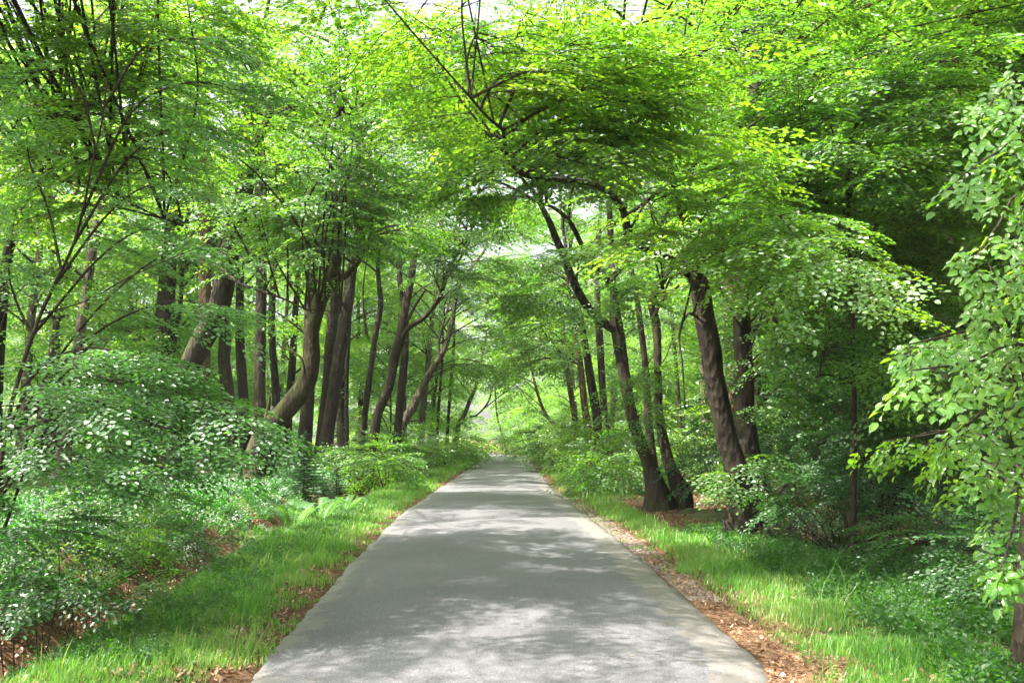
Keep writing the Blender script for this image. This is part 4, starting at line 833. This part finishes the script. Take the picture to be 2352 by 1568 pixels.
# tall blue-green grass tufts
def tuft(label, px, py, Y, n, L, sp):
    x = P(px, py, Y)[0]; g = gz(x, Y); root_pts = np.column_stack([x+rng.normal(0, sp, n), Y+rng.normal(0, sp, n), np.full(n, g-.02)])
    o = blades('grass_tuft', root_pts, L, .007, M_grass, '', .9, 6); 
    o.data.transform(__import__('mathutils').Matrix.Translation((-x, -Y, -g))); o.location = (x, Y, g); tag(o, label, 'grass tuft', 'tall grass tufts on the verges')
tuft('long blue-green blades in front of the thick leaning beech', 1715, 1250, 14, 60, .6, .12)
tuft('tall grass tuft arching right beside the bramble edge', 1790, 1285, 12.6, 30, .42, .1)
tuft('lush long grass tuft in the left verge near the ferns', 700, 1260, 14, 120, .38, .16)
tuft('long grass tuft at the outer edge of the left grass by the litter', 560, 1480, 7.7, 120, .26, .1)
tuft('thin tall grass spikes in the right verge in front', 1960, 1390, 9, 40, .5, .22)

# mossy hummocks, log, sticks
def lump(name, label, cat, x, y, R, m, seed):
    r = np.random.default_rng(seed); g = gz(x, y); nu, nv = 28, 14; V = []; 
    for i in range(nv+1):
        for j in range(nu):
            ph = i/nv*pi*.55; th = j/nu*2*pi; k = 1+.13*math.sin(3*th+seed)+.08*math.sin(5*th-ph*4)+r.uniform(-.025, .025)
            V.append([x+R[0]*sin(ph)*cos(th)*k, y+R[1]*sin(ph)*sin(th)*k, g-.03+R[2]*cos(ph)*k])
    F = [[i*nu+j, (i+1)*nu+j, (i+1)*nu+(j+1) % nu, i*nu+(j+1) % nu] for i in range(nv) for j in range(nu)]
    o = mesh_obj(name, np.array(V)-np.array([x, y, g]), [np.array(F)], m, smooth=True); o.location = (x, y, g); tag(o, label, cat, 'mossy hummocks'); return o
q = P(1640, 1190, 19.3); lump('moss_hummock', 'yellow-green moss cushion on the litter between twin beech and thick beech', 'moss', q[0], 19.3, (.55, .4, .2), M_mossmat, 1)
q = P(1590, 1180, 20.5); lump('moss_hummock', 'smaller moss cushion right of the twin beech foot', 'moss', q[0], 20.5, (.3, .25, .14), M_mossmat, 2)
q = P(1745, 1200, 16.2); lump('moss_hummock', 'moss covered mound at the foot of the thick leaning beech', 'moss', q[0], 16.4, (.7, .4, .22), M_mossmat, 3)
q = P(600, 1165, 18.5); mx_, my_ = q[0]-.15, 18.8; mg = gz(mx_, my_)
mr_ = empty('mossy_mound', (mx_, my_, mg), 'dark mossy mound overgrown with small leaves on the bank beside the biggest fern', 'mound')
mo = lump('soil', None, None, mx_, my_, (.75, .6, .34), M_mossmat, 5); mo.location = (0, 0, 0); mo.parent = mr_
for k_ in ('group',): 
    if k_ in mo: del mo[k_]
cr = Crown()
for i in range(240):
    a_ = U(0, 2*pi); ph = U(0, 1)**.6*1.35; p_ = np.array([mx_+.72*sin(ph)*cos(a_), my_+.57*sin(ph)*sin(a_), mg+.33*cos(ph)-.03]); cr.spray('cover', p_, unit([cos(a_)*sin(ph), sin(a_)*sin(ph), .6]), np.array([0, 0, 1.]), U(.5, 1.0))
cr.build(mr_, M_cover, B_twig, 'foliage', None)
def stick(name, label, cat, a, b, r, m, group=None):
    o_ = Wood(); a = np.array(a); b = np.array(b); a[2] = gz(a[0], a[1])+r*.9; b[2] = gz(b[0], b[1])+r*1.1; mid = (a+b)/2+np.array([0, .02, r*.4]); o_.tube([a-mid, (a-mid)*.4+[0, .01, .01], (b-mid)*.5, b-mid], [r, r*1.05, r*.9, r*.7], 10, 4, .08)
    o = o_.build(name, m, None); o.location = mid; tag(o, label, cat, group)
q = P(300, 1116, 17); q2 = P(372, 1106, 17.6); stick('fallen_log', 'short pale fallen log on the bank behind the sapling', 'log', q, q2, .07, B_deadwood)
q = P(320, 1510, 7.2); q2 = P(392, 1488, 7.4); stick('fallen_stick', 'thin dead stick lying in the left verge grass', 'stick', q, q2, .009, B_deadwood, 'dead sticks')
q = P(1290, 1215, 17.8); q2 = P(1435, 1228, 17.2); q[0] += .9; stick('fallen_stick', 'long thin twig at the right edge of the lane', 'stick', q, q2, .012, B_deadwood, 'dead sticks')
q = P(520, 1245, 14); q2 = P(575, 1250, 14.3); stick('fallen_stick', 'broken branch lying in the left ditch', 'stick', q, q2, .02, B_deadwood, 'dead sticks')

# buttercups
for i, (px, py, Y, lb) in enumerate([(722,1263,14.2,'lower flower of the three near the long left tuft'), (719,1252,14.8,'middle flower near the long left tuft'), (737,1250,15,'right flower near the long left tuft'), (668,1268,13.6,'single yellow buttercup left of the long tuft'), (642,1285,12.6,'single yellow buttercup nearer the ditch side')]):
    e = P(px, py, Y); g = gz(e[0], Y); z = max(e[2], g+.2); root = empty('buttercup', (e[0], Y, g), 'yellow buttercup, '+lb if 'yellow' not in lb else lb, 'flower', 'buttercups in the left verge')
    W = Wood(); W.tube([[e[0], Y, g-.02], [e[0]+.02, Y, g+(z-g)*.6], [e[0], Y, z]], [.003, .003, .002], 4, 2); W.build('stem', M_grass, root)
    V = []; 
    for k in range(5):
        a = k*2*pi/5; d = np.array([cos(a), sin(a), .35]); s = np.array([-sin(a), cos(a), 0]); c_ = np.array([e[0], Y, z]); V += [c_, c_+d*.012-s*.009, c_+d*.02, c_+d*.012+s*.009]
    mesh_obj('petals', np.array(V), [np.arange(20).reshape(-1, 4)], M_petal, root, tint=np.ones(5)*.5)

# ------------------------------------------------------------------ the wood behind : a few model trees, copied
def model_tree(name, seed, H, z0, R, ns, bark_, leaf_, r0, curve=.6):
    global rng
    keep = rng; rng = np.random.default_rng(seed)
    root = empty(name, (0, 0, 0), 'x', 'tree'); W = Wood(); pts = [np.array([0, 0, -.3])]; d = np.array([U(-.05, .05), U(-.05, .05), 1])
    while pts[-1][2] < H*.9: d = unit(d+np.array([U(-.09, .09)*curve, U(-.09, .09)*curve, .05])); pts.append(pts[-1]+d*1.5)
    W.tube(pts, np.linspace(r0, r0*.25, len(pts)), 9, 2, .06, .5); cr = Crown(); cp = catmull(pts, 3)
    for i in range(int(ns/11)):
        z = z0+(H-z0)*U(0, 1)**.9; a_ = U(0, 2*pi); rr = R*math.sqrt(max(.08, 1-((z-(z0+H)*.5)/(H-z0)*1.7)**2))*U(.35, 1)
        b = cp[np.argmin(abs(cp[:, 2]-max(z-.8*rr*.6, z0*.6)))]; e = np.array([b[0]+cos(a_)*rr, b[1]+sin(a_)*rr, z]); cr.bough([b, (b+e)/2+[0, 0, .3], e], .05, 1.5, 11, 'far', .15, .3)
    W.build('trunk', bark_, root); cr.build(root, leaf_, B_twig, 'crown', 'branches'); rng = keep; return root
def copy_tree(o):
    c = o.copy(); COL.objects.link(c)
    for ch in o.children: k = ch.copy(); COL.objects.link(k); k.parent = c
    return c
models = [model_tree('beech_tree', 11, 16, 4.5, 4.2, 330, B_beech, M_leaf_far, .24), model_tree('beech_tree', 12, 18, 5.5, 4.6, 340, B_beech, M_leaf_far, .3),
          model_tree('beech_tree', 13, 13, 2.2, 3.6, 330, B_beech, M_leaf_far, .16, 1.2), model_tree('beech_tree', 14, 17, 3.5, 4.2, 340, B_pale, M_leaf_far, .22),
          model_tree('young_tree', 15, 7, .5, 2.6, 240, B_beech, M_leaf_far, .07, 1.4)]
used = set(); R2 = random.Random(5)
def plant(mi, x, y, label, group, sc=1.):
    o = models[mi] if mi not in used else copy_tree(models[mi]); used.add(mi)
    o.location = (x, y, gz(x, y)); o.rotation_euler = (0, 0, R2.uniform(0, 6.28)); s = sc*R2.uniform(.85, 1.15); o.scale = (s, s, s); tag(o, label, 'tree', group)
LW = 'beech standing back in the sunlit wood on the left of the lane'; RW = 'beech standing back in the shaded wood on the right of the lane'
YW = 'young bushy tree growing among the trunks beside the lane'; EW = 'beech closing the view beyond the bend of the lane'
def scatter(n, fx, fy, kinds, label, group, mind=3.2, sc=1.):
    P0 = []; tr = 0
    while len(P0) < n and tr < n*40:
        tr += 1; y = fy(); x = fx(y)
        if all((x-a)**2+(y-b)**2 > mind**2 for a, b in P0): P0.append((x, y)); plant(R2.choice(kinds), x, y, label, group, sc)
scatter(34, lambda y: float(xl(y))-R2.uniform(6, 9+y*.42), lambda: R2.uniform(44, 95), [0, 1, 3, 2], LW, 'beeches deep in the left wood', 3.6)
scatter(56, lambda y: float(xr(y))+R2.uniform(7.5, 13+y*.45), lambda: R2.uniform(13, 95), [0, 1, 2, 3], RW, 'beeches deep in the right wood', 3.4)
scatter(22, lambda y: float(xr(y))+R2.uniform(6.5, 15), lambda: R2.uniform(11, 38), [0, 1, 3], RW, 'beeches deep in the right wood', 2.4)
scatter(16, lambda y: float(xl(y))-R2.uniform(10, 15+y*.3), lambda: R2.uniform(26, 48), [4, 2, 3], LW, 'beeches deep in the left wood', 2.6)
scatter(26, lambda y: float(xl(y))-R2.uniform(5, 7+y*.4) if R2.random() < .5 else float(xr(y))+R2.uniform(5, 7+y*.4), lambda: R2.uniform(46, 96), [4], YW, 'young trees among the trunks', 2.5)
scatter(8, lambda y: (float(xl(y))-R2.uniform(3, 5) if R2.random() < .5 else float(xr(y))+R2.uniform(3, 5)), lambda: R2.uniform(55, 96), [0, 2, 3], 'beech beside the distant stretch of the lane, its crown meeting those opposite', 'beeches along the distant lane', 5)
scatter(18, lambda y: R2.uniform(-2, 18) if y > 96 else 3, lambda: R2.uniform(97, 122), [0, 1, 2, 3, 4, 4], EW, 'trees beyond the bend', 3)
# far woodland edge : uncountable mass of leaves closing the view
cr = Crown()
for i in range(5200):
    side = rng.uniform(); y = U(100, 150); x = U(-75, 85)
    if -30 < x < 0 and y < 118: continue
    z = U(0, 1)**1.1*15+gz(x, y)
    cr.spray('far', np.array([x, y, z]), unit([rng.normal(), rng.normal(), -.2]), unit([rng.normal(0, .3), rng.normal(0, .3), 1]), U(1.6, 2.8))
for i in range(3800):
    y = U(30, 110); x = -(16+.42*y+U(0, 14)); z = U(0, 1)*17+gz(x, y)
    cr.spray('far', np.array([x, y, z]), unit([rng.normal(), rng.normal(), -.2]), unit([rng.normal(0, .3), rng.normal(0, .3), 1]), U(1.2, 2.2))
for i in range(3600):
    y = U(22, 100); x = (14+.5*y+U(0, 14)); z = U(0, 1)*15+gz(x, y)
    cr.spray('far', np.array([x, y, z]), unit([rng.normal(), rng.normal(), -.2]), unit([rng.normal(0, .3), rng.normal(0, .3), 1]), U(1.2, 2.2))
cr.build(None, M_leaf_far, None, 'distant_woodland', None)
tag(COL.objects[-1], 'distant mass of woodland foliage closing the view on all sides', 'woodland', kind='stuff')
#print('faces', sum(len(o.data.polygons) for o in COL.objects if o.type == 'MESH'))
# ------------------------------------------------------------------ thin air between the trees
hb = bpy.data.meshes.new('haze'); HV = [(x, y, z) for x in (-420, 420) for y in (-70, 720) for z in (-3, 45)]
hb.from_pydata(HV, [], [(0,1,3,2),(4,6,7,5),(0,4,5,1),(2,3,7,6),(0,2,6,4),(1,5,7,3)]); ho = bpy.data.objects.new('haze', hb); COL.objects.link(ho)
m, n, out = mat('air'); pv = ND(n, 'ShaderNodeVolumePrincipled'); pv.inputs['Color'].default_value = (.93, .96, .9, 1); pv.inputs['Density'].default_value = .0003; n.links.new(pv.outputs[0], out.inputs['Volume'])
hb.materials.append(m); tag(ho, 'thin bright haze in the air', kind='stuff')
